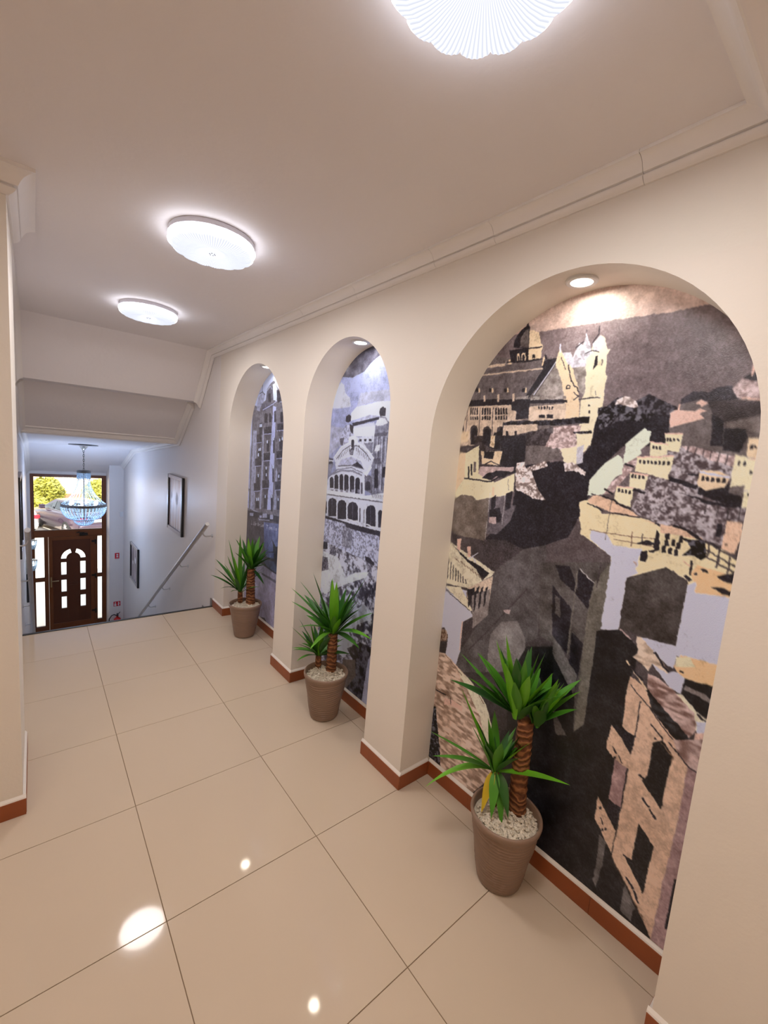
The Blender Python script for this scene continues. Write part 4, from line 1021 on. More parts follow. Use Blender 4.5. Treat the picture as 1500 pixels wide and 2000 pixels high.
    l('K',5,[(672,1602),(686,1600)])
    l('K',6,[(713,1597),(749,1588),(812,1562)])
    l('K',4,[(642,1578),(659,1579)])
    p('TP',8,0,[(855,1533),(901,1528),(952,1528),(1043,1501),(984,1498),(920,1498),(910,1521)])
    l('K',7,[(898,1527),(911,1523)])
    l('K',8,[(952,1528),(984,1522),(1030,1499),(1083,1482)])
    l('D',2,[(747,1588),(745,1511),(745,1440)])
    l('BR',3,[(682,1465),(792,1467),(909,1474)])
    l('BR',3,[(774,1448),(909,1448)])
    l('BR',4,[(832,1486),(835,1435)])
    l('D',3,[(864,1485),(867,1453)])
    p('K',10,0,[(851,1450),(880,1465),(907,1459),(897,1451),(852,1446)])
    p('K',8,0,[(906,1508),(915,1497),(921,1439),(908,1432),(901,1456)])
    p('K',8,0,[(890,1434),(914,1440),(908,1428),(895,1427)])
    p('K',4,0,[(934,1478),(932,1494),(933,1499),(937,1502),(941,1501),(944,1496),(946,1481)])
    p('K',4,0,[(934,1455),(931,1471),(933,1476),(936,1479),(941,1478),(943,1474),(946,1458)])
    p('K',4,0,[(930,1433),(927,1449),(928,1454),(932,1457),(937,1456),(939,1452),(942,1436)])
    p('K',4,0,[(953,1459),(951,1475),(952,1480),(955,1483),(960,1482),(962,1477),(964,1462)])
    p('K',4,0,[(950,1432),(947,1447),(949,1453),(952,1455),(957,1454),(959,1450),(961,1434)])
    p('K',4,0,[(973,1476),(971,1491),(972,1496),(976,1499),(980,1498),(982,1494),(985,1478)])
    p('K',4,0,[(969,1455),(967,1470),(968,1475),(972,1478),(976,1477),(979,1473),(981,1457)])
    p('K',4,0,[(967,1431),(965,1447),(966,1452),(970,1455),(974,1454),(977,1450),(979,1434)])
    p('K',60,3,[(978,1492),(1005,1494),(1043,1497),(1051,1444),(1040,1433),(1019,1441),(989,1438),(1009,1466),(1000,1481)])
    p('K',6,0,[(867,1423),(887,1429),(889,1391),(870,1391)])
    l('D',5,[(1044,1494),(1147,1446)])
    l('D',5,[(1048,1467),(1147,1424)])
    l('D',5,[(1050,1448),(1083,1436)])
    l('D',5,[(1081,1432),(1144,1409)])
    l('D',5,[(1082,1490),(1081,1420)])
    l('D',5,[(1109,1458),(1111,1412)])
    l('D',5,[(1054,1488),(1054,1445)])
    l('PK2',12,[(853,1380),(850,1344)])
    l('K',7,[(1016,1424),(1019,1380)])
    l('K',10,[(1007,1373),(1020,1362)])
    l('TP',5,[(995,1419),(1014,1407)])
    p('TP',10,0,[(1087,1567),(1126,1566),(1130,1466),(1085,1481)])
    p('D',6,0,[(1126,1566),(1151,1574),(1142,1539),(1127,1542)])
    p('D',10,0,[(1125,1510),(1143,1514),(1141,1463),(1119,1468)])
    l('K',12,[(1072,1553),(1071,1518)])
    p('BR',4,0,[(1093,1491),(1093,1496),(1093,1499),(1095,1500),(1098,1500),(1099,1497),(1100,1493)])
    p('OR',10,1,[(1020,1384),(1032,1416),(1147,1403),(1144,1345),(1041,1330)])
    p('K',6,0,[(1043,1406),(1056,1410),(1064,1396),(1051,1397)])
    p('K',4,0,[(1029,1382),(1028,1386),(1029,1389),(1032,1391),(1035,1391),(1036,1388),(1037,1384)])
    p('K',10,0,[(1086,1393),(1111,1409),(1145,1417),(1145,1379),(1106,1382)])
    p('K',10,0,[(1078,1357),(1118,1364),(1147,1344),(1097,1342)])
    p('LV',6,0,[(1017,1346),(1037,1362),(1044,1329),(1148,1339),(1145,1122),(1020,1107),(1009,1134)])
    p('OR',8,1,[(1036,1370),(1140,1375),(1145,1340),(1042,1327)])
    p('K',8,0,[(1077,1358),(1110,1362),(1147,1344),(1107,1341)])
    p('DH',12,2,[(836,1322),(950,1388),(1017,1352),(1013,1136),(916,1132),(839,1131),(836,1181)])
    p('LV',6,0,[(775,1362),(847,1380),(871,1347),(836,1320),(835,1125),(773,1104)])
    p('LB',14,2,[(498,1295),(776,1362),(773,1104),(773,1006),(770,715),(711,654),(688,970),(540,988)])
    p('LBL',12,2,[(727,1270),(775,1362),(773,1104),(773,1027),(765,712),(733,666),(721,1026),(720,1177)])
    p('K',10,0,[(661,1309),(727,1270),(719,1166),(671,1202)])
    l('LG',3,[(669,1311),(727,1270)])
    l('D',6,[(742,1349),(740,1259)])
    p('K',8,0,[(566,1301),(625,1310),(645,1278),(676,1204),(595,1249)])
    p('K',14,2,[(567,1214),(658,1146),(663,960),(595,1009)])
    p('LB',10,0,[(583,1181),(606,1172),(617,1094),(593,1107)])
    l('LBL',4,[(660,1298),(663,1110),(666,961)])
    p('K',14,2,[(671,1054),(721,1026),(716,843),(677,900)])
    p('BK',8,2,[(763,1095),(835,1128),(858,1121),(905,1091),(907,1015),(898,962),(897,783),(942,769),(936,696),(877,543),(730,440),(731,665),(767,719)])
    p('BK',8,2,[(488,921),(601,967),(677,895),(714,820),(755,457),(479,265),(416,732)])
    p('BM',26,2,[(596,1001),(626,988),(715,891),(710,813),(672,854),(605,940)])
    p('BM',20,2,[(636,718),(682,665),(746,597),(724,561),(660,624)])
    l('PK2',6,[(840,1128),(879,1109)])
    p('PE2',34,4,[(896,1125),(916,1129),(962,1091),(1011,1044),(1019,1038),(995,1022),(956,1051),(948,1019),(930,1030),(894,1048),(908,1068)])
    p('LV',6,0,[(912,1129),(1013,1136),(1022,1108),(1016,1060),(1001,1062),(954,1092)])
    l('K',7,[(958,1090),(990,1057),(1012,1039)])
    p('LV',6,0,[(953,1052),(1001,1034),(1021,1053),(1048,1056),(1053,1036),(1049,987),(1018,992)])
    p('OR',8,1,[(1032,1114),(1145,1122),(1143,1051),(1052,1042),(1015,1066)])
    p('LY',8,1,[(1021,1103),(1055,1117),(1073,1090),(1019,1066)])
    l('K',6,[(1038,1061),(1047,1060)])
    p('BK',10,2,[(1052,1040),(1142,1053),(1145,941),(1100,949),(1052,989)])
    l('G',14,[(1060,1012),(1102,1007),(1143,994)])
    p('LY2',8,0,[(1036,983),(1054,986),(1108,944),(1143,937),(1140,896),(1106,889),(1096,933)])
    l('K',5,[(1101,943),(1124,931)])
    p('LV',6,0,[(1101,918),(1141,936),(1140,896),(1110,883)])
    p('BAL',44,4,[(949,1011),(973,1012),(1038,984),(1095,941),(1106,889),(1090,853),(959,944),(950,978)])
    p('FC',8,1,[(892,945),(896,976),(940,963),(1023,883),(1094,823),(1122,796),(931,672),(939,767),(897,783)])
    p('BK',26,4,[(953,960),(984,933),(1089,857),(1111,829),(1140,817),(1102,792),(974,894)])
    l('PE',6,[(878,1026),(920,983),(953,955)])
    l('K',8,[(891,1013),(933,979)])
    l('K',4,[(902,947),(975,890),(1063,813),(1096,784)])
    l('K',4,[(940,901),(942,769)])
    l('K',4,[(982,841),(1060,779)])
    p('PK',10,0,[(1103,879),(1140,900),(1147,812),(1108,823)])
    p('K',8,0,[(868,771),(898,778),(942,774),(934,707),(915,723)])
    p('FC',8,0,[(861,771),(894,745),(937,704),(939,672),(884,652),(855,681)])
    p('K',8,0,[(999,805),(1024,790),(1060,756),(996,714)])
    p('BK',8,2,[(402,185),(417,493),(861,710),(872,630),(924,468),(930,389),(930,288),(976,199),(1024,155),(1067,104),(1114,73),(507,-589)])
    p('FC',8,1,[(938,757),(1149,884),(1184,139),(1096,80),(1052,145),(930,288),(934,398),(937,640)])
    p('FD',14,1,[(889,649),(935,686),(934,478),(892,493)])
    l('K',4,[(932,690),(935,487)])
    p('FC',8,0,[(853,705),(905,737),(939,694),(937,642),(894,649),(858,671)])
    l('K',4,[(877,693),(892,675)])
    l('K',4,[(899,671),(916,652)])
    p('K',4,0,[(886,651),(886,655),(886,659),(889,662),(892,662),(893,660),(894,655)])
    p('K',8,0,[(903,735),(942,759),(938,699)])
    p('K',12,0,[(892,488),(933,486),(927,414),(893,411)])
    p('FC',8,0,[(852,475),(891,431),(931,390),(927,294),(855,383)])
    l('K',4,[(873,400),(885,381)])
    p('K',4,0,[(882,351),(881,357),(882,361),(885,365),(888,366),(889,364),(890,358)])
    p('K',4,0,[(894,363),(893,370),(894,373),(896,376),(898,376),(900,375),(900,368)])
    p('K',4,0,[(866,429),(865,436),(865,439),(867,442),(869,442),(870,441),(871,433)])
    p('BK',8,0,[(996,781),(1025,809),(1059,766),(1052,691),(1052,569),(983,629),(998,660)])
    p('BK',8,0,[(996,474),(1049,426),(1044,234),(968,322),(993,325)])
    l('K',8,[(974,644),(986,636)])
    l('K',8,[(996,570),(1016,553)])
    l('K',7,[(1021,546),(1041,525)])
    l('K',7,[(968,323),(988,315)])
    l('K',8,[(988,249),(1010,225)])
    l('K',8,[(1015,219),(1035,191)])
    l('BR',4,[(930,288),(987,221),(1057,144)])
    p('FD',10,1,[(1100,759),(1143,758),(1141,539),(1135,368),(1132,157),(1135,96),(1087,93),(1092,339),(1102,573)])
    p('K',6,0,[(1137,711),(1145,717),(1144,534),(1131,531),(1133,597)])
    p('K',6,0,[(1120,364),(1142,375),(1141,190),(1119,171)])
    p('BAL',40,4,[(1050,824),(1149,884),(1143,756),(1106,755),(1072,784)])
    l('K',4,[(1041,809),(1106,758),(1141,755)])
    l('BR',4,[(1019,795),(1059,766),(1057,750)])
    p('BM',16,2,[(983,217),(1027,164),(1027,103),(984,110)])
    p('BK',8,0,[(1024,155),(1069,104),(1022,103)])
    p('BM',14,2,[(877,335),(906,324),(905,226),(894,122),(880,145),(885,238)])
def draw_palace(p, l):
    p('c2',30,2,[(97,2195),(201,2291),(325,2341),(443,2359),(510,2287),(418,2247),(362,2206),(237,2181)])
    p('c5',16,2,[(-28,1992),(-48,2047),(34,2109),(101,2162),(139,2140),(157,2087),(219,2052),(237,1994),(122,1986)])
    p('c6',12,2,[(249,1899),(243,1950),(304,1991),(409,1999),(544,2016),(646,2010),(664,1864),(556,1923),(448,1932)])
    p('c4',14,2,[(-71,1801),(-53,1870),(162,1855),(141,1737),(-50,1628)])
    p('c4',10,2,[(337,2075),(628,2078),(637,2011),(487,2013),(304,1991)])
    p('c3',24,1,[(513,1806),(522,1889),(556,1923),(613,1916),(654,1876),(658,1808),(666,1637),(660,1438),(519,1446),(508,1687)])
    p('c1',10,0,[(543,1947),(550,1969),(581,1980),(606,1967),(607,1922),(556,1923)])
    p('c6',40,3,[(514,1871),(538,1912),(604,1910),(635,1881),(563,1865)])
    p('c2',10,0,[(492,1818),(642,1830),(636,1807),(504,1800)])
    l('c5',5,[(543,1801),(565,1475)])
    l('c1',5,[(561,1795),(580,1477)])
    l('c5',5,[(590,1801),(612,1480)])
    l('c1',5,[(608,1796),(627,1482)])
    l('c5',5,[(627,1802),(649,1484)])
    l('c1',5,[(644,1796),(664,1486)])
    p('c6',30,3,[(540,1748),(577,1754),(573,1713),(525,1712)])
    p('c1',4,0,[(553,1486),(540,1593),(545,1602),(558,1606),(572,1603),(578,1596),(592,1490)])
    p('c1',4,0,[(626,1558),(619,1612),(623,1619),(634,1623),(645,1621),(651,1614),(658,1561)])
    p('c2',10,0,[(521,1664),(588,1673),(606,1639),(535,1634)])
    p('c4',30,3,[(149,1770),(163,1849),(195,1874),(264,1874),(287,1823),(290,1792),(188,1738)])
    p('c1',8,0,[(186,1900),(188,1932),(219,1941),(248,1931),(247,1899),(216,1890)])
    p('c2',14,0,[(129,1783),(182,1790),(176,1738),(141,1737)])
    p('c6',10,1,[(277,1855),(515,1868),(514,1800),(295,1798)])
    p('c4',12,1,[(267,1890),(452,1935),(547,1920),(547,1915)])
    p('c1',6,0,[(262,1885),(547,1920),(549,1905),(276,1864)])
    p('c5',10,0,[(287,1864),(502,1889),(515,1868),(289,1852)])
    p('c1',10,0,[(234,1880),(281,1867),(282,1814),(252,1829)])
    p('c5',10,1,[(340,1792),(513,1806),(512,1693),(488,1692),(377,1750)])
    p('c1',4,0,[(358,1767),(356,1780),(356,1780),(382,1781),(382,1781),(384,1767)])
    p('c1',4,0,[(411,1769),(409,1783),(409,1783),(434,1784),(434,1784),(435,1769)])
    p('c1',4,0,[(462,1771),(460,1785),(460,1785),(486,1786),(486,1786),(488,1771)])
    p('c3',10,0,[(408,1756),(503,1765),(507,1699),(487,1698)])
    p('c5',14,1,[(71,1648),(154,1724),(266,1766),(355,1758),(454,1715),(526,1667),(507,1621),(463,1563),(113,1562)])
    l('c6',13,[(71,1648),(154,1724),(266,1763),(355,1755),(455,1712),(523,1667)])
    l('c2',7,[(103,1642),(180,1706),(269,1741),(357,1737),(447,1690),(492,1656)])
    l('c2',5,[(123,1660),(130,1641)])
    l('c2',6,[(142,1670),(149,1650)])
    l('c2',5,[(160,1679),(167,1660)])
    l('c2',5,[(178,1688),(185,1669)])
    l('c2',6,[(196,1698),(203,1678)])
    l('c2',6,[(213,1707),(220,1687)])
    l('c2',6,[(231,1716),(238,1697)])
    l('c2',6,[(248,1725),(255,1706)])
    l('c2',6,[(332,1727),(334,1705)])
    l('c2',5,[(352,1718),(355,1696)])
    l('c2',5,[(372,1710),(375,1687)])
    l('c2',5,[(393,1702),(396,1679)])
    l('c2',6,[(413,1695),(416,1671)])
    l('c2',5,[(432,1687),(435,1662)])
    l('c2',5,[(452,1679),(455,1654)])
    l('c2',5,[(471,1671),(474,1646)])
    p('c6',16,3,[(237,1765),(239,1794),(283,1804),(340,1792),(348,1768),(312,1754),(299,1678),(271,1677),(267,1753)])
    p('c1',4,0,[(273,1728),(267,1769),(272,1776),(283,1779),(295,1776),(301,1770),(306,1729)])
    p('c2',30,3,[(250,1708),(313,1742),(299,1678),(266,1670)])
    p('c4',8,1,[(128,1594),(165,1639),(278,1667),(391,1641),(433,1595),(285,1607)])
    p('c1',8,0,[(285,1607),(359,1637),(325,1647),(393,1620),(433,1595)])
    l('c2',7,[(128,1594),(285,1608),(433,1595)])
    l('c6',5,[(108,1602),(163,1649),(277,1674),(400,1648),(459,1593)])
    l('c3',2,[(278,1665),(193,1604)])
    l('c3',2,[(278,1665),(234,1607)])
    l('c3',2,[(278,1665),(285,1610)])
    l('c3',2,[(278,1665),(340,1613)])
    p('c1',12,0,[(-46,1652),(59,1640),(58,1599),(-47,1600)])
    l('c6',8,[(-50,1628),(67,1626)])
    p('c3',14,1,[(-46,1593),(70,1607),(28,1528),(-31,1411)])
    l('c6',8,[(-9,1560),(-4,1414)])
    p('c5',8,1,[(12,1499),(123,1576),(286,1600),(420,1578),(456,1500),(461,1414),(-44,1403)])
    l('c3',8,[(23,1514),(124,1570),(287,1594),(421,1569)])
    l('c3',13,[(53,1531),(173,1567),(312,1573),(412,1553)])
    p('c1',4,0,[(42,1433),(34,1499),(40,1508),(57,1514),(74,1511),(82,1503),(90,1438)])
    p('c1',4,0,[(103,1434),(93,1519),(99,1529),(116,1534),(134,1531),(142,1523),(153,1439)])
    p('c1',4,0,[(168,1432),(156,1527),(162,1537),(178,1542),(194,1539),(202,1531),(213,1437)])
    p('c1',4,0,[(226,1433),(214,1530),(220,1541),(238,1546),(256,1543),(265,1534),(276,1439)])
    p('c1',4,0,[(293,1433),(281,1527),(288,1538),(305,1544),(324,1541),(333,1531),(344,1438)])
    p('c1',4,0,[(356,1430),(345,1518),(352,1529),(369,1535),(388,1532),(397,1522),(408,1435)])
    p('c2',4,0,[(417,1434),(408,1502),(411,1507),(418,1509),(425,1508),(429,1504),(437,1436)])
    p('c2',20,1,[(443,1561),(525,1556),(538,1448),(455,1463)])
    p('c1',4,0,[(465,1464),(460,1504),(467,1515),(484,1522),(502,1519),(511,1509),(516,1470)])
    l('c6',7,[(438,1561),(448,1437)])
    p('c6',24,3,[(421,1572),(461,1581),(496,1626),(513,1609),(465,1551)])
    p('c3',4,0,[(56,1403),(53,1424),(53,1424),(86,1427),(86,1427),(89,1407)])
    p('c3',4,0,[(116,1410),(114,1430),(114,1430),(146,1433),(146,1433),(148,1413)])
    p('c3',4,0,[(180,1417),(177,1437),(177,1437),(208,1440),(208,1440),(211,1420)])
    p('c3',4,0,[(244,1424),(242,1444),(242,1444),(272,1447),(272,1447),(274,1427)])
    p('c3',4,0,[(313,1432),(310,1451),(310,1451),(339,1454),(339,1454),(341,1435)])
    p('c3',4,0,[(378,1439),(376,1458),(376,1458),(404,1461),(404,1461),(406,1442)])
    p('c5',12,1,[(-49,1388),(461,1414),(666,1424),(677,1228),(-41,1093)])
    p('c6',10,1,[(-45,1413),(308,1425),(460,1426),(660,1468),(666,1427),(463,1402),(-42,1387)])
    l('c2',7,[(-48,1381),(463,1402),(663,1409)])
    l('c2',5,[(538,1448),(541,1424)])
    l('c2',5,[(554,1448),(557,1425)])
    l('c2',5,[(570,1449),(573,1425)])
    l('c2',5,[(585,1450),(588,1426)])
    l('c2',5,[(601,1450),(604,1427)])
    l('c2',5,[(616,1451),(619,1427)])
    l('c2',5,[(631,1451),(634,1428)])
    l('c2',5,[(646,1452),(649,1429)])
    p('c1',4,0,[(44,1230),(32,1332),(46,1355),(83,1368),(121,1364),(139,1346),(151,1247)])
    p('c1',4,0,[(168,1229),(156,1333),(169,1356),(205,1369),(242,1365),(260,1347),(272,1246)])
    p('c1',4,0,[(290,1239),(279,1331),(294,1357),(334,1373),(375,1368),(395,1347),(406,1258)])
    p('c1',4,0,[(499,1235),(486,1340),(498,1363),(531,1377),(565,1372),(582,1354),(595,1252)])
    p('c1',4,0,[(622,1251),(610,1342),(616,1354),(633,1361),(650,1358),(659,1349),(670,1259)])
    p('c1',4,0,[(-4,1244),(-14,1327),(-10,1333),(-1,1337),(10,1336),(15,1331),(25,1248)])
    p('c2',4,0,[(423,1251),(413,1337),(414,1340),(420,1343),(426,1342),(428,1339),(439,1253)])
    p('c2',4,0,[(471,1252),(461,1334),(463,1338),(468,1340),(474,1339),(477,1336),(487,1255)])
    l('c6',7,[(143,1362),(152,1247)])
    l('c6',7,[(266,1364),(276,1240)])
    l('c6',6,[(403,1369),(416,1230)])
    l('c6',7,[(472,1366),(485,1230)])
    l('c6',6,[(592,1370),(605,1239)])
    l('c6',7,[(20,1346),(27,1241)])
    l('c4',2,[(80,1361),(88,1244)])
    l('c4',2,[(337,1367),(346,1251)])
    l('c4',2,[(529,1367),(544,1246)])
    l('c6',8,[(502,1251),(584,1241)])
    l('c6',7,[(289,1248),(407,1248)])
    p('c1',8,0,[(-30,1229),(251,1225),(421,1225),(663,1231),(668,1190),(384,1173),(-52,1186)])
    p('c4',46,3,[(-41,1208),(261,1213),(673,1201),(667,1009),(259,1021),(-35,1040)])
    p('c1',8,0,[(261,1214),(670,1220),(668,1200),(277,1186)])
    p('c3',24,3,[(238,1195),(361,1189),(353,1056),(243,1053)])
    l('c1',5,[(393,1208),(398,1175)])
    l('c1',5,[(462,1208),(466,1176)])
    l('c1',5,[(527,1208),(531,1176)])
    l('c1',5,[(585,1208),(589,1177)])
    l('c1',6,[(637,1209),(641,1177)])
    p('rk',75,5,[(-35,1040),(258,1028),(667,1009),(708,524),(681,67),(-159,-390),(-62,697)])
    p('c6',46,5,[(-19,967),(202,964),(318,849),(419,911),(570,957),(532,907),(323,807),(61,655),(-18,710)])
    p('c1',16,0,[(-34,1033),(57,1044),(63,992),(-20,974)])
    p('c2',30,3,[(-35,917),(70,933),(95,849),(-15,805)])
    p('c1',10,0,[(510,1043),(558,1047),(614,1021),(606,1003),(519,1018)])
    p('c5',26,2,[(234,483),(532,731),(633,710),(608,654),(484,575),(398,500),(458,401),(349,289),(241,312)])
    p('c1',46,5,[(389,372),(531,473),(671,489),(656,435),(681,67),(351,64),(467,326)])
    p('bn',10,2,[(351,275),(490,335),(509,229),(411,93),(347,92)])
    p('c4',16,2,[(663,472),(681,67),(590,89),(611,277),(625,387)])
def draw_corner(p, l):
    p('b2',12,1,[(29,1901),(39,2070),(113,2067),(144,2027),(226,2079),(325,2109),(340,2202),(408,2247),(484,2266),(543,2213),(584,2184),(703,2032),(800,1045),(-83,893),(-72,1283),(39,1257),(21,1518),(36,1740)])
    p('b4',10,1,[(117,2028),(129,2084),(158,2146),(242,2178),(295,2158),(284,2097),(212,2052),(199,2011)])
    l('b1',8,[(182,2171),(241,2185),(299,2159)])
    l('b1',8,[(239,2278),(238,2182)])
    p('b6',10,0,[(456,2233),(502,2242),(554,2187),(549,2090),(487,2100)])
    p('b3',14,1,[(343,2175),(442,2221),(463,2101),(344,2087)])
    p('b1',4,0,[(380,2086),(373,2154),(380,2162),(401,2164),(421,2160),(431,2151),(438,2083)])
    l('b5',7,[(341,2189),(402,2224),(445,2194)])
    p('b3',12,1,[(226,2079),(473,2081),(485,2041),(268,2009)])
    l('b5',7,[(267,2022),(490,2067),(549,2090),(684,2070)])
    p('b1',16,1,[(539,2181),(600,2177),(654,2085),(567,2070)])
    p('b5',10,1,[(484,2051),(547,2038),(549,1815),(563,1550),(561,1142),(457,1127),(469,1544),(479,1815)])
    p('b4',12,1,[(63,1842),(155,1835),(169,1454),(170,1093),(67,1079),(59,1520)])
    l('b2',6,[(110,1835),(132,1096)])
    p('b4',10,0,[(284,1863),(315,1814),(333,1571),(334,1324),(321,1115),(287,1110),(294,1534)])
    p('b4',10,0,[(597,1519),(631,1488),(646,1154),(592,1147)])
    p('b1',4,0,[(213,1800),(203,1892),(212,1901),(236,1905),(261,1901),(273,1891),(282,1800)])
    p('b1',4,0,[(314,1904),(306,1979),(315,1989),(339,1993),(364,1988),(376,1977),(384,1903)])
    p('b1',4,0,[(416,1910),(408,1981),(414,1987),(429,1990),(445,1986),(453,1980),(461,1909)])
    p('b1',4,0,[(524,1908),(513,2000),(517,2005),(528,2006),(539,2004),(544,1999),(554,1908)])
    p('b1',4,0,[(645,1906),(636,1985),(643,1993),(660,1995),(678,1991),(687,1983),(696,1905)])
    p('b1',4,0,[(201,1579),(192,1663),(202,1674),(228,1680),(255,1676),(267,1666),(276,1583)])
    p('b1',4,0,[(391,1650),(382,1734),(390,1743),(410,1747),(430,1744),(439,1736),(449,1653)])
    p('b1',4,0,[(529,1642),(516,1769),(520,1773),(530,1776),(541,1774),(547,1769),(561,1643)])
    p('b1',4,0,[(648,1673),(638,1769),(647,1779),(669,1784),(693,1780),(704,1770),(714,1675)])
    p('b1',4,0,[(190,1339),(183,1410),(194,1422),(221,1429),(250,1426),(263,1416),(270,1347)])
    p('b1',4,0,[(378,1392),(366,1496),(375,1507),(398,1512),(422,1510),(432,1501),(444,1398)])
    p('b1',4,0,[(542,1386),(526,1529),(530,1533),(539,1535),(548,1534),(553,1530),(568,1389)])
    p('b1',4,0,[(655,1417),(649,1466),(655,1473),(670,1478),(686,1476),(694,1469),(699,1421)])
    p('b1',4,0,[(197,1105),(188,1190),(199,1203),(226,1212),(255,1210),(268,1200),(277,1116)])
    p('b1',4,0,[(381,1124),(368,1241),(379,1254),(404,1261),(431,1260),(443,1250),(456,1134)])
    p('b1',4,0,[(539,1125),(523,1267),(528,1273),(540,1277),(553,1276),(559,1271),(575,1131)])
    p('b1',4,0,[(661,1157),(650,1251),(657,1260),(675,1266),(694,1265),(702,1258),(713,1164)])
    p('b6',4,0,[(211,1868),(208,1894),(208,1894),(232,1894),(232,1894),(235,1867)])
    p('b6',4,0,[(240,1869),(238,1895),(238,1895),(262,1895),(262,1895),(265,1869)])
    p('b6',4,0,[(388,1723),(386,1749),(386,1749),(409,1750),(409,1750),(411,1724)])
    p('b6',4,0,[(514,1753),(511,1778),(511,1778),(533,1778),(533,1778),(536,1753)])
    p('b6',4,0,[(640,1745),(638,1770),(638,1770),(658,1770),(658,1770),(661,1746)])
    p('b6',4,0,[(688,1756),(685,1780),(685,1780),(705,1780),(705,1780),(708,1756)])
    p('b6',4,0,[(208,1648),(205,1675),(205,1675),(230,1676),(230,1676),(232,1649)])
    p('b6',4,0,[(239,1650),(236,1677),(236,1677),(261,1678),(261,1678),(264,1651)])
    p('b6',4,0,[(199,1597),(196,1624),(196,1624),(221,1625),(221,1625),(224,1598)])
    p('b6',4,0,[(389,1488),(386,1514),(386,1514),(409,1516),(409,1516),(412,1490)])
    p('b6',4,0,[(396,1426),(393,1452),(393,1452),(416,1454),(416,1454),(419,1428)])
    p('b6',4,0,[(654,1434),(651,1459),(651,1459),(672,1461),(672,1461),(675,1436)])
    p('b6',4,0,[(533,1508),(530,1534),(530,1534),(552,1535),(552,1535),(555,1510)])
    p('b6',4,0,[(204,1176),(201,1204),(201,1204),(226,1207),(226,1207),(229,1180)])
    p('b6',4,0,[(243,1183),(240,1210),(240,1210),(265,1213),(265,1213),(268,1186)])
    p('b6',4,0,[(395,1229),(392,1256),(392,1256),(416,1258),(416,1258),(419,1232)])
    p('b6',4,0,[(532,1246),(529,1272),(529,1272),(551,1274),(551,1274),(554,1248)])
    p('b6',4,0,[(664,1235),(661,1260),(661,1260),(682,1263),(682,1263),(685,1238)])
    p('b6',4,0,[(216,1404),(213,1431),(213,1431),(238,1433),(238,1433),(241,1406)])
    p('b1',14,1,[(150,1799),(264,1807),(273,1730),(159,1721)])
    l('b5',6,[(152,1719),(273,1729)])
    p('b2b',8,0,[(173,1718),(263,1725),(237,1673),(207,1668)])
    p('b1',14,1,[(138,1572),(276,1586),(284,1516),(146,1500)])
    l('b5',6,[(138,1498),(284,1514)])
    p('b2b',8,0,[(161,1498),(274,1509),(248,1456),(195,1448)])
    p('b1',14,1,[(135,1337),(278,1358),(286,1284),(143,1261)])
    l('b5',6,[(136,1258),(286,1282)])
    p('b2b',8,0,[(158,1259),(276,1277),(250,1222),(193,1210)])
    p('b1',14,1,[(314,1866),(468,1872),(474,1812),(321,1804)])
    l('b5',6,[(315,1803),(475,1810)])
    p('b2b',8,0,[(335,1801),(465,1806),(442,1758),(367,1752)])
    p('b1',14,1,[(326,1630),(466,1643),(473,1575),(334,1561)])
    l('b5',6,[(327,1559),(473,1574)])
    p('b2b',8,0,[(348,1559),(464,1569),(440,1519),(380,1511)])
    p('b1',14,1,[(324,1380),(471,1401),(479,1329),(332,1306)])
    l('b5',6,[(325,1304),(479,1327)])
    p('b2b',8,0,[(346,1305),(470,1322),(446,1270),(379,1258)])
    p('b1',14,1,[(583,1894),(704,1899),(710,1842),(590,1835)])
    l('b5',6,[(584,1834),(710,1840)])
    p('b2b',8,0,[(602,1833),(702,1837),(681,1790),(631,1786)])
    p('b1',14,1,[(594,1661),(715,1672),(722,1608),(601,1595)])
    l('b5',6,[(595,1594),(722,1607)])
    p('b2b',8,0,[(614,1593),(714,1602),(693,1554),(643,1547)])
    p('b1',14,1,[(596,1395),(722,1413),(730,1342),(604,1321)])
    l('b5',6,[(598,1320),(730,1340)])
    p('b2b',8,0,[(616,1320),(722,1336),(701,1286),(646,1275)])
    l('b1',8,[(-52,1285),(38,1264)])
    p('b5',30,3,[(-49,1255),(20,1255),(28,1081),(-42,1086)])
    l('b4',11,[(57,1085),(317,1071),(734,1107)])
    p('b1',10,0,[(-59,1053),(763,1112),(764,1039),(-63,896)])
    p('sh',10,2,[(-76,987),(287,1026),(729,1048),(731,591),(375,603),(-23,467)])
    p('bl',12,2,[(401,1004),(729,1043),(716,731),(489,689),(422,812)])
    p('b4',4,0,[(65,1009),(62,1039),(62,1039),(152,1053),(152,1053),(155,1023)])
    p('b4',4,0,[(301,1028),(298,1051),(298,1051),(354,1060),(354,1060),(356,1037)])
    p('b4',4,0,[(370,1039),(365,1079),(365,1079),(459,1093),(459,1093),(463,1054)])
    p('b4',4,0,[(529,1053),(525,1092),(525,1092),(588,1101),(588,1101),(592,1063)])
    l('b4',8,[(273,1024),(289,1009),(517,1040)])
    p('b1',10,0,[(-66,888),(-2,899),(56,487),(-23,467)])
    l('b3',5,[(282,937),(316,755)])
    l('b3',4,[(37,906),(44,759)])
    l('tx',4,[(120,972),(111,941),(108,933),(135,938)])
    l('tx',4,[(166,959),(165,938),(176,942)])
    l('tx',4,[(168,966),(168,968)])
    l('tx',4,[(199,978),(197,941),(212,944),(215,955),(199,958)])
    l('tx',4,[(231,962),(235,944)])
    l('tx',4,[(234,959),(246,964),(252,962)])
    l('tx',4,[(288,966),(271,965),(267,952),(276,948),(288,966),(289,949),(295,951)])
    l('tx',4,[(266,974),(274,971),(283,976)])
    l('tx',4,[(302,968),(306,950)])
    l('tx',4,[(304,964),(317,970),(323,967)])
    l('tx',4,[(344,973),(342,953),(353,957)])
    l('tx',4,[(345,980),(346,982)])
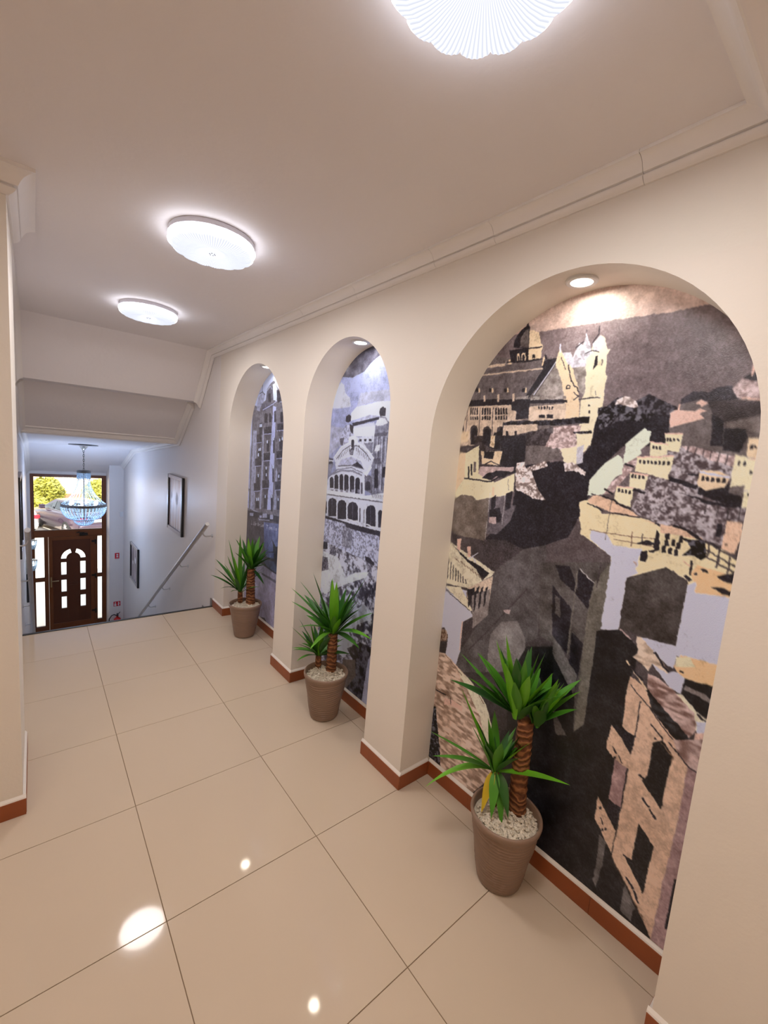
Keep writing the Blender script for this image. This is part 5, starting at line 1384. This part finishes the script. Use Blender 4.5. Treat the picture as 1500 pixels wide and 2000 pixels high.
    l('tx',4,[(391,975),(375,973),(371,961),(380,956),(391,975),(393,957),(398,959)])
    l('tx',4,[(453,987),(500,989)])
    l('tx',4,[(480,989),(472,957)])
    l('tx',4,[(530,979),(517,974),(518,964),(532,962),(544,968),(541,978),(530,979)])
    l('tx',4,[(552,981),(556,964)])
    l('tx',4,[(554,978),(565,982),(570,966)])
    l('tx',4,[(568,979),(580,984),(586,967)])
    l('tx',4,[(620,988),(618,970),(630,974)])
    l('tx',4,[(621,995),(622,997)])
    l('tx',4,[(676,993),(656,990),(659,984),(673,983),(672,976),(651,973)])
    p('stt',10,2,[(-25,492),(374,606),(732,586),(789,68),(391,55),(-16,81)])
    p('b3',8,0,[(397,526),(725,534),(728,508),(399,509)])
    p('b1',8,0,[(443,620),(730,602),(729,588),(512,602)])
    p('b1',10,0,[(593,881),(668,830),(716,840),(730,602),(670,698),(504,681),(482,698),(643,711),(643,769),(444,730),(623,776),(619,820)])
    l('b1',4,[(593,881),(444,736)])
    p('bl2',8,2,[(397,655),(645,692),(725,645),(718,604),(511,613)])
    p('b1',10,0,[(373,86),(510,122),(583,77),(434,53)])
# ------------------------------------------------------------------ murals: flat prints on the niche backs (colour per vertex of a flat sheet, mm coordinates from the lower left corner)
PALETTE = dict(SK=(186, 156, 144), D=(58, 48, 50), K=(26, 21, 28), M=(92, 80, 78), G=(122, 108, 104), PE=(214, 184, 152), PE2=(186, 160, 140), Y=(218, 200, 170), LV=(193, 186, 198), PK=(206, 166, 150),
    PK2=(168, 142, 138), BR=(110, 84, 68), LG=(190, 180, 178), DB=(46, 40, 46), SM=(186, 166, 160), RF=(92, 80, 80), GT=(134, 120, 114), BL=(176, 166, 172), LY=(216, 199, 166), LY2=(204, 188, 164), BS=(98, 84, 76),
    MS=(88, 78, 82), ST=(78, 70, 70), ST2=(112, 102, 100), RP=(176, 146, 128), HS=(118, 104, 106), PG=(214, 212, 192), TY=(218, 196, 158), TP=(202, 164, 138), OR=(218, 176, 132), DH=(52, 44, 42), LB=(74, 66, 64),
    LBL=(96, 88, 80), BK=(22, 19, 22), BM=(84, 76, 74), BAL=(146, 116, 108), FC=(194, 158, 134), FD=(148, 116, 114),
    c1=(36, 33, 44), c2=(76, 72, 84), c3=(108, 105, 120), c4=(146, 144, 164), c5=(178, 176, 188), c6=(204, 202, 208), rk=(120, 116, 130), bn=(84, 70, 66),
    b1=(48, 44, 52), b2=(92, 86, 94), b2b=(70, 64, 72), b3=(80, 76, 88), b4=(128, 126, 146), b5=(150, 150, 182), b6=(196, 200, 222), sh=(62, 56, 62), bl=(78, 82, 116), bl2=(70, 74, 96), stt=(140, 130, 150), tx=(188, 182, 190))
GAIN = np.array((1.5, 1.74, 1.98))
class Canvas:
    def __init__(s, w, h, px, base, grad, seed):
        s.px = px; s.W = int(w/px)+2; s.H = int(h/px)+2; s.rng = np.random.default_rng(seed)
        v = np.linspace(0, 1, s.H)[:, None, None]
        s.im = np.zeros((s.H, s.W, 3)) + np.array(base)*(1-v) + np.array(grad)*v
        s.N = [s.noise(3), s.noise(18)*.7+s.noise(6)*.5, s.noise(110)*.7+s.noise(35)*.6+s.noise(4)*.25, 0, 0, 0]
        q = s.noise(13)*.8+s.noise(5)*.7; s.N[3] = np.tanh(q*2.6)
        q = s.noise(9, 3.2)+s.noise(26)*.4; s.N[4] = np.tanh(q*1.8)
        q = s.noise(70)*.8+s.noise(22)*.9+s.noise(8)*.5; s.N[5] = np.tanh(q*1.8)
        s.im += (s.N[0]*7+s.N[2]*9)[..., None]
    def noise(s, mm, stretch=1.):
        c = max(1., mm/s.px); nx = int(s.W/(c*stretch))+3; ny = int(s.H/c)+3
        g = s.rng.standard_normal((ny, nx))*.6
        x = np.linspace(0, nx-1.001, s.W); y = np.linspace(0, ny-1.001, s.H); xi = x.astype(int); yi = y.astype(int)
        fx = (x-xi)[None, :]; fy = (y-yi)[:, None]; fx = fx*fx*(3-2*fx); fy = fy*fy*(3-2*fy); yi = yi[:, None]; xi = xi[None, :]
        return (g[yi, xi]*(1-fx)+g[yi, xi+1]*fx)*(1-fy)+(g[yi+1, xi]*(1-fx)+g[yi+1, xi+1]*fx)*fy
    def p(s, col, n, k, pts):
        P = np.array(pts, float)/s.px
        x0, y0 = np.maximum(np.floor(P.min(0)).astype(int), 0); x1, y1 = np.minimum(np.ceil(P.max(0)).astype(int)+1, (s.W, s.H))
        if x1 <= x0 or y1 <= y0: return
        X = np.arange(x0, x1)[None, :]+.5; Yv = np.arange(y0, y1)[:, None]+.5
        # a little waviness so that edges look printed from a photograph
        wob = s.N[1][y0:y1, x0:x1]*2.6/s.px; X = X+wob; Yv = Yv+wob
        ins = np.zeros((y1-y0, x1-x0), bool)
        for (ax, ay), (bx, by) in zip(P, np.roll(P, -1, 0)):
            if ay == by: continue
            ins ^= ((ay > Yv) != (by > Yv)) & (X < (bx-ax)*(Yv-ay)/(by-ay)+ax)
        c = np.array(PALETTE[col], float)+(s.N[k][y0:y1, x0:x1]*n+s.N[0][y0:y1, x0:x1]*5+s.N[2][y0:y1, x0:x1]*4)[..., None]
        s.im[y0:y1, x0:x1][ins] = c[ins]
    def l(s, col, w, pts):
        for (ax, ay), (bx, by) in zip(pts, pts[1:]):
            L = math.hypot(bx-ax, by-ay) or 1; ux, uy = (bx-ax)/L, (by-ay)/L; nx, ny = -uy*w/2, ux*w/2; e = w*.3
            ax2, ay2, bx2, by2 = ax-ux*e, ay-uy*e, bx+ux*e, by+uy*e
            s.p(col, 5, 0, [(ax2+nx, ay2+ny), (bx2+nx, by2+ny), (bx2-nx, by2-ny), (ax2-nx, ay2-ny)])
def mural_mat():
    m = bpy.data.materials.new('printed_mural'); m.use_nodes = True; nt = m.node_tree; N, L = nt.nodes, nt.links; p = N['Principled BSDF']
    at = N.new('ShaderNodeVertexColor'); at.layer_name = 'print'; L.new(at.outputs[0], p.inputs['Base Color'])
    p.inputs['Roughness'].default_value = .33; p.inputs['Specular IOR Level'].default_value = .45
    tc = N.new('ShaderNodeTexCoord'); nz = N.new('ShaderNodeTexNoise'); nz.inputs['Scale'].default_value = 260.; nz.inputs['Detail'].default_value = 2; L.new(tc.outputs['Object'], nz.inputs['Vector'])
    bp = N.new('ShaderNodeBump'); bp.inputs['Strength'].default_value = .35; bp.inputs['Distance'].default_value = .002; L.new(nz.outputs[0], bp.inputs['Height']); L.new(bp.outputs[0], p.inputs['Normal'])
    return m
MURAL = mural_mat()
def side_of_corner(p, l):            # the street front that runs on beside the corner building
    p('b2b', 12, 1, [(560, 700), (560, 1990), (760, 1960), (1150, 1800), (1150, 700)])
    l('b5', 10, [(560, 1990), (760, 1960), (1150, 1800)])
    for r in range(4):
        for q in range(5):
            a = 690+q*92; z = 1000+r*205-q*8
            p('b1', 6, 0, [(a, z), (a+44, z-3), (a+44, z+118), (a+22, z+132), (a, z+120)]); p('b6', 4, 0, [(a+8, z+70), (a+18, z+70), (a+18, z+96), (a+8, z+96)])
        l('b4', 7, [(640, 975+r*205), (1150, 930+r*205)])
    p('sh', 10, 2, [(560, 420), (1150, 360), (1150, 900), (560, 960)]); p('bl', 10, 2, [(660, 480), (1150, 420), (1150, 760), (660, 800)])
    p('stt', 10, 2, [(0, 60), (1150, 60), (1150, 380), (560, 440), (0, 500)])
def side_of_palace(p, l):            # wing of the palace and shore beyond the towers
    p('c3', 20, 1, [(560, 1020), (560, 1900), (640, 1930), (760, 1860), (900, 1850), (900, 1020)])
    for q in range(3):
        a = 690+q*70
        p('c1', 6, 0, [(a, 1100), (a+38, 1100), (a+38, 1240), (a+19, 1262), (a, 1240)]); p('c1', 6, 0, [(a, 1390), (a+34, 1390), (a+34, 1560), (a+17, 1580), (a, 1560)]); l('c5', 8, [(a+52, 1060), (a+52, 1840)])
    l('c6', 18, [(560, 1340), (900, 1330)]); p('c1', 8, 0, [(500, 985), (900, 965), (900, 1035), (500, 1055)])
    p('rk', 75, 5, [(0, 60), (900, 60), (900, 990), (0, 1040)])
def mural(k, draw, label, px, step, base, grad, seed):
    y0, y1, ap = NICHE[k]; w = (y1-y0)*1000; h = ap*1000; zb = 93
    cv = Canvas(w, h, px, base, grad, seed); 
    for fn in draw: fn(cv.p, cv.l)
    im = cv.im
    # enlarged old photograph: mottled tones, grain and soft edges
    im = im*(1+.06*cv.N[2]+.06*cv.N[1])[..., None]+(cv.N[5]*4+cv.N[3]*4+cv.N[0]*9)[..., None]
    for _ in range(2): im = (im[:-1, :-1]+im[1:, :-1]+im[:-1, 1:]+im[1:, 1:])/4
    nu = int(w/step)+1; nv = int((h-zb)/step)+1
    a = np.linspace(0, w, nu); r = w/2; top = h-r+np.sqrt(np.maximum(0, r*r-(a-r)**2))
    A = np.repeat(a[None, :], nv, 0); Z = zb+(top-zb)[None, :]*np.linspace(0, 1, nv)[:, None]
    ix = np.clip(A/px, 0, im.shape[1]-1.01); iy = np.clip(Z/px, 0, im.shape[0]-1.01); jx = ix.astype(int); jy = iy.astype(int); fx = (ix-jx)[..., None]; fy = (iy-jy)[..., None]
    c = (im[jy, jx]*(1-fx)+im[jy, jx+1]*fx)*(1-fy)+(im[jy+1, jx]*(1-fx)+im[jy+1, jx+1]*fx)*fy
    c = np.clip(c, 4, 250)/255; c = np.where(c <= .04045, c/12.92, ((c+.055)/1.055)**2.4)*GAIN; c = np.clip(c*np.minimum(1, .93/np.maximum(c.max(-1, keepdims=True), 1e-4)), .003, .93)
    co = np.zeros((nv*nu, 3), np.float32); co[:, 1] = (w/2-A.ravel())/1000; co[:, 2] = (Z.ravel()-zb)/1000
    idx = np.arange(nv*nu).reshape(nv, nu); q = np.stack([idx[:-1, 1:], idx[:-1, :-1], idx[1:, :-1], idx[1:, 1:]], -1).reshape(-1, 4).astype(np.int32)
    me = bpy.data.meshes.new('wall_mural'); me.vertices.add(len(co)); me.vertices.foreach_set('co', co.ravel()); me.loops.add(q.size); me.loops.foreach_set('vertex_index', q.ravel())
    me.polygons.add(len(q)); me.polygons.foreach_set('loop_start', np.arange(0, q.size, 4, dtype=np.int32)); me.update(calc_edges=True)
    lay = me.color_attributes.new('print', 'FLOAT_COLOR', 'POINT'); rgba = np.ones((nv*nu, 4), np.float32); rgba[:, :3] = c.reshape(-1, 3); lay.data.foreach_set('color', rgba.ravel())
    me.materials.append(MURAL); o = bpy.data.objects.new('wall_mural', me); COL.objects.link(o); o.location = (XB-.0015, (y0+y1)/2, zb/1000)
    return tag(o, label, 'mural')
mural(0, (draw_rooftops,), 'sepia arched mural of city rooftops, a domed church and a deep street', 1.4, 2.5, (24, 20, 22), (116, 98, 98), 1)
mural(1, (side_of_palace, draw_palace), 'blue-grey arched mural of an ornate seaside palace above rocks', 1.8, 3.0, (60, 58, 70), (150, 152, 188), 2)
mural(2, (side_of_corner, draw_corner), 'blue-grey arched mural of a tall corner building above a shop', 2.2, 3.6, (110, 104, 128), (172, 174, 200), 3)
#MURALS-END

# ------------------------------------------------------------------ outside the door
bm = B(); gp = [(YD+.26, -2.45), (14, -2.6), (22, -2.72), (60, -2.9)]
for (a, za_), (b, zb_) in zip(gp, gp[1:]):
    v = [bm.verts.new(q) for q in ((-14, a, za_), (14, a, za_), (14, b, zb_), (-14, b, zb_))]; bm.faces.new(v)
bmesh.ops.remove_doubles(bm, verts=bm.verts[:], dist=1e-4)
gr = obj('street', bm, mat('sunlit_paving', (.70, .60, .52), .8, var=.12, vscale=1.5, bump=.2, bscale=8))
gr['kind'] = 'structure'
def car(name, label, loc, rz, paint, group=None):
    t = thing(name, label, 'car', loc, group, rz)      # +y is the driving direction
    GLS = mat('car_glass', (.02, .022, .025), .05, spec=.8); TYRE = mat('tyre_rubber', (.02, .02, .02), .8); RIM = mat('alloy_rim', (.62, .60, .60), .3, .8)
    TL = mat('tail_light_red', srgb(200, 30, 50), .25); CHR = mat('car_chrome', (.7, .7, .7), .15, 1.)
    # body: cross sections along the length: y, half width, sill z, shoulder z, deck z
    S = [(-2.32, .70, .42, .70, .86), (-2.25, .84, .30, .76, .98), (-1.9, .90, .24, .86, 1.04), (-1.2, .92, .22, .90, 1.03), (0, .93, .22, .88, .98), (.9, .92, .22, .84, .95), (1.5, .91, .24, .78, .90), (2.05, .86, .26, .68, .78), (2.3, .72, .34, .56, .64)]
    bm = B(); rings = []
    for y, w, zs, zh, zd in S:
        q = [(-w*.94, zs), (-w, (zs+zh)/2), (-w*.985, zh), (-w*.90, zd), (-w*.45, zd+.02), (w*.45, zd+.02), (w*.90, zd), (w*.985, zh), (w, (zs+zh)/2), (w*.94, zs)]
        rings.append([bm.verts.new((a, y, b)) for a, b in q])
    n = len(rings[0])
    for A, Bq in zip(rings, rings[1:]):
        for k in range(n): bm.faces.new((A[k], A[(k+1) % n], Bq[(k+1) % n], Bq[k]))
    bm.faces.new(rings[0]); bm.faces.new(rings[-1][::-1]); obj('body', bm, paint, t, 'all')
    R = [(-1.75, .78, 1.02, .78), (-1.05, .70, 1.38, .60), (-.45, .70, 1.455, .58), (.25, .70, 1.44, .58), (1.12, .80, .96, .76)]
    bm = B(); rings = [[bm.verts.new(v) for v in ((-w, y, .95), (-wt, y, z-.03), (-wt*.8, y, z), (wt*.8, y, z), (wt, y, z-.03), (w, y, .95))] for y, w, z, wt in R]
    for A, Bq in zip(rings, rings[1:]):
        for k in range(5): bm.faces.new((A[k], A[k+1], Bq[k+1], Bq[k]))
    bm.faces.new(rings[0]); bm.faces.new(rings[-1][::-1]); obj('cabin', bm, paint, t, 30)
    for s in (-1, 1):
        for (y0, y1, zt0, zt1) in ((-1.02, -.16, 1.30, 1.36), (-.08, .78, 1.36, 1.12)):
            bm = B(); v = [(.775, y0-.12 if y0 < -.5 else y0, 1.04), (.795, y1+.12 if y1 > .5 else y1, 1.02), (.675, y1, zt1), (.655, y0, zt0)]
            a = [bm.verts.new((s*x, y, z)) for x, y, z in v]; b = [bm.verts.new((s*(x-.03), y, z)) for x, y, z in v]
            bm.faces.new(a); bm.faces.new(b[::-1])
            for k in range(4): bm.faces.new((a[k], b[k], b[(k+1) % 4], a[(k+1) % 4]))
            obj('side_window', bm, GLS, t)
        bm = B(); bm_tube(bm, [(s*.83, -1.35, 1.02), (s*.835, -.2, 1.02), (s*.825, .95, .995)], .012, 6); obj('window_chrome', bm, CHR, t)
        bm = B(); bm_box(bm, (s*.86-.05, .55, 1.0), (s*.98+.05 if s > 0 else s*.98-.05, .68, 1.12), .03); obj('mirror', bm, paint, t, 40)
        bm = B(); bm_box(bm, (min(s*.45, s*.86), -2.345, .74), (max(s*.45, s*.86), -2.14, .90), .03); obj('tail_light', bm, TL, t, 40)
        for y in (-1.42, 1.38):
            bm = B(); bm_lathe(bm, [(.20, -.11), (.30, -.11), (.325, -.08), (.325, .08), (.30, .11), (.20, .11), (.20, -.11)], 28)
            w = obj('wheel', bm, TYRE, t, 40); w.rotation_euler = (0, PI/2, 0); w.location = (s*.82, y, .33)
            bm = B(); bm_lathe(bm, [(.05, .10), (.06, .115), (0, .12)], 16)
            for k in range(7):
                a = 2*PI*k/7; bm_tube(bm, [(.03*math.cos(a), .03*math.sin(a), s*.10), (.21*math.cos(a), .21*math.sin(a), s*.09)], .022, 6)
            bm_lathe(bm, [(.185, .09*s), (.215, .10*s), (.215, .0), (.185, .0), (.185, .09*s)], 28); obj('rim', bm, RIM, w, 40)
    bm = B(); v = [bm.verts.new(q) for q in ((-.66, -1.72, 1.055), (.66, -1.72, 1.055), (.54, -1.10, 1.36), (-.54, -1.10, 1.36))]; bm.faces.new(v); r = bmesh.ops.extrude_face_region(bm, geom=bm.faces[:]); bmesh.ops.translate(bm, verts=[e for e in r['geom'] if isinstance(e, bmesh.types.BMVert)], vec=(0, -.012, .022)); obj('rear_window', bm, GLS, t)
    bm = B(); bm_box(bm, (-.80, -2.40, .38), (.80, -2.20, .60), .05); obj('bumper', bm, paint, t, 40)
    bm = B(); bm_box(bm, (-.26, -2.36, .68), (.26, -2.33, .79), .005); obj('number_plate', bm, SWHITE, t)
    bm = B(); bm_tube(bm, [(-.5, -2.37, .72), (0, -2.385, .92), (.5, -2.37, .72)][1:2]+[(.4, -2.36, .93)], .01, 6); bm_box(bm, (-.42, -2.345, .91), (.42, -2.30, .935), .005); obj('boot_trim', bm, CHR, t)
    return t
car('parked_car', 'dark purple-grey sedan with alloy wheels parked outside the entrance', (1.0, 22.5, -2.715), math.radians(20), mat('dark_purple_car_paint', srgb(78, 62, 80), .22, .3, coat=.8))
car('parked_car', 'white car with a red tail light parked outside beside the dark sedan', (-1.80, 23.2, -2.725), math.radians(20), mat('white_car_paint', (.78, .72, .72), .25, coat=.8))
def bush(x, y, z, r, h, label, seed):
    rnd = random.Random(seed); t = thing('shrub', label, 'shrub', (x, y, z), 'shrubs across the street')
    bm = B(); bm_tube(bm, [(0, 0, 0), (.05, 0, h*.5), (0, 0, h*.8)], [.07, .05, .02], 8); obj('stem', bm, mat('shrub_bark', (.1, .07, .04), .8), t)
    V = []; F = []
    for k in range(1500):
        a = rnd.uniform(0, 2*PI); u = rnd.uniform(-.9, 1); rr = rnd.uniform(.55, 1)**.5; lump = 1+.18*math.sin(3*a+seed)*math.cos(2.5*u+seed)
        c = Vector((r*rr*lump*math.sqrt(1-u*u)*math.cos(a), r*rr*lump*math.sqrt(1-u*u)*math.sin(a), h*.52+h*.48*u*rr*lump))
        d1 = Vector([rnd.gauss(0, 1) for _ in range(3)]).normalized(); d2 = d1.orthogonal().normalized(); s = rnd.uniform(.09, .17); k0 = len(V)
        V += [c-d1*s, c+d2*s*.5, c+d1*s, c-d2*s*.5]; F.append((k0, k0+1, k0+2, k0+3))
    me = bpy.data.meshes.new('foliage'); me.from_pydata(V, [], F); me.materials.append(mat('shrub_leaves', srgb(172, 168, 70), .6, var=.35, vscale=1.5))
    o = bpy.data.objects.new('foliage', me); COL.objects.link(o); o.parent = t; o['kind'] = 'stuff'
bush(.25, 30.5, -2.75, .75, 1.7, 'rounded yellow-green shrub across the street behind the dark sedan', 1)
bush(-.45, 28.4, -2.74, .7, .8, 'low yellow-green shrub across the street above the white car', 2)
bush(2.65, 30.5, -2.75, .7, 1.6, 'yellow-green shrub across the street, right of the chandelier', 3)
tag(box('garden_wall', (-9, 33.0, -2.9), (9, 33.2, -2.28), mat('terracotta_wall', srgb(190, 120, 96), .8, var=.1)), 'low terracotta garden wall across the street', 'wall')
tag(box('far_building', (-9, 40, -3.2), (11, 42, 4), mat('pale_yellow_facade', srgb(236, 206, 150), .8, var=.06, vscale=.8)), 'pale yellow sunlit building front beyond the garden wall', 'building')
t = thing('awning', 'dark awning edge with a scalloped fringe just outside the transom', 'awning', (.2, YD+.268, .80))
bm = B(); bm_tube(bm, [(-.9, 0, .0), (1.1, 0, .0)], .018, 8); obj('bar', bm, mat('dark_awning', (.05, .03, .025), .6), t)
bm = B()
for k in range(14): bm_prism(bm, [(-.9+k*.14, 0), (-.9+k*.14+.03, -.035), (-.9+k*.14+.11, -.035), (-.9+(k+1)*.14, 0)], (0, 0, -.005), (1, 0, 0), (0, 0, 1), (0, .004, 0))
obj('fringe', bm, MATS['dark_awning'], t)
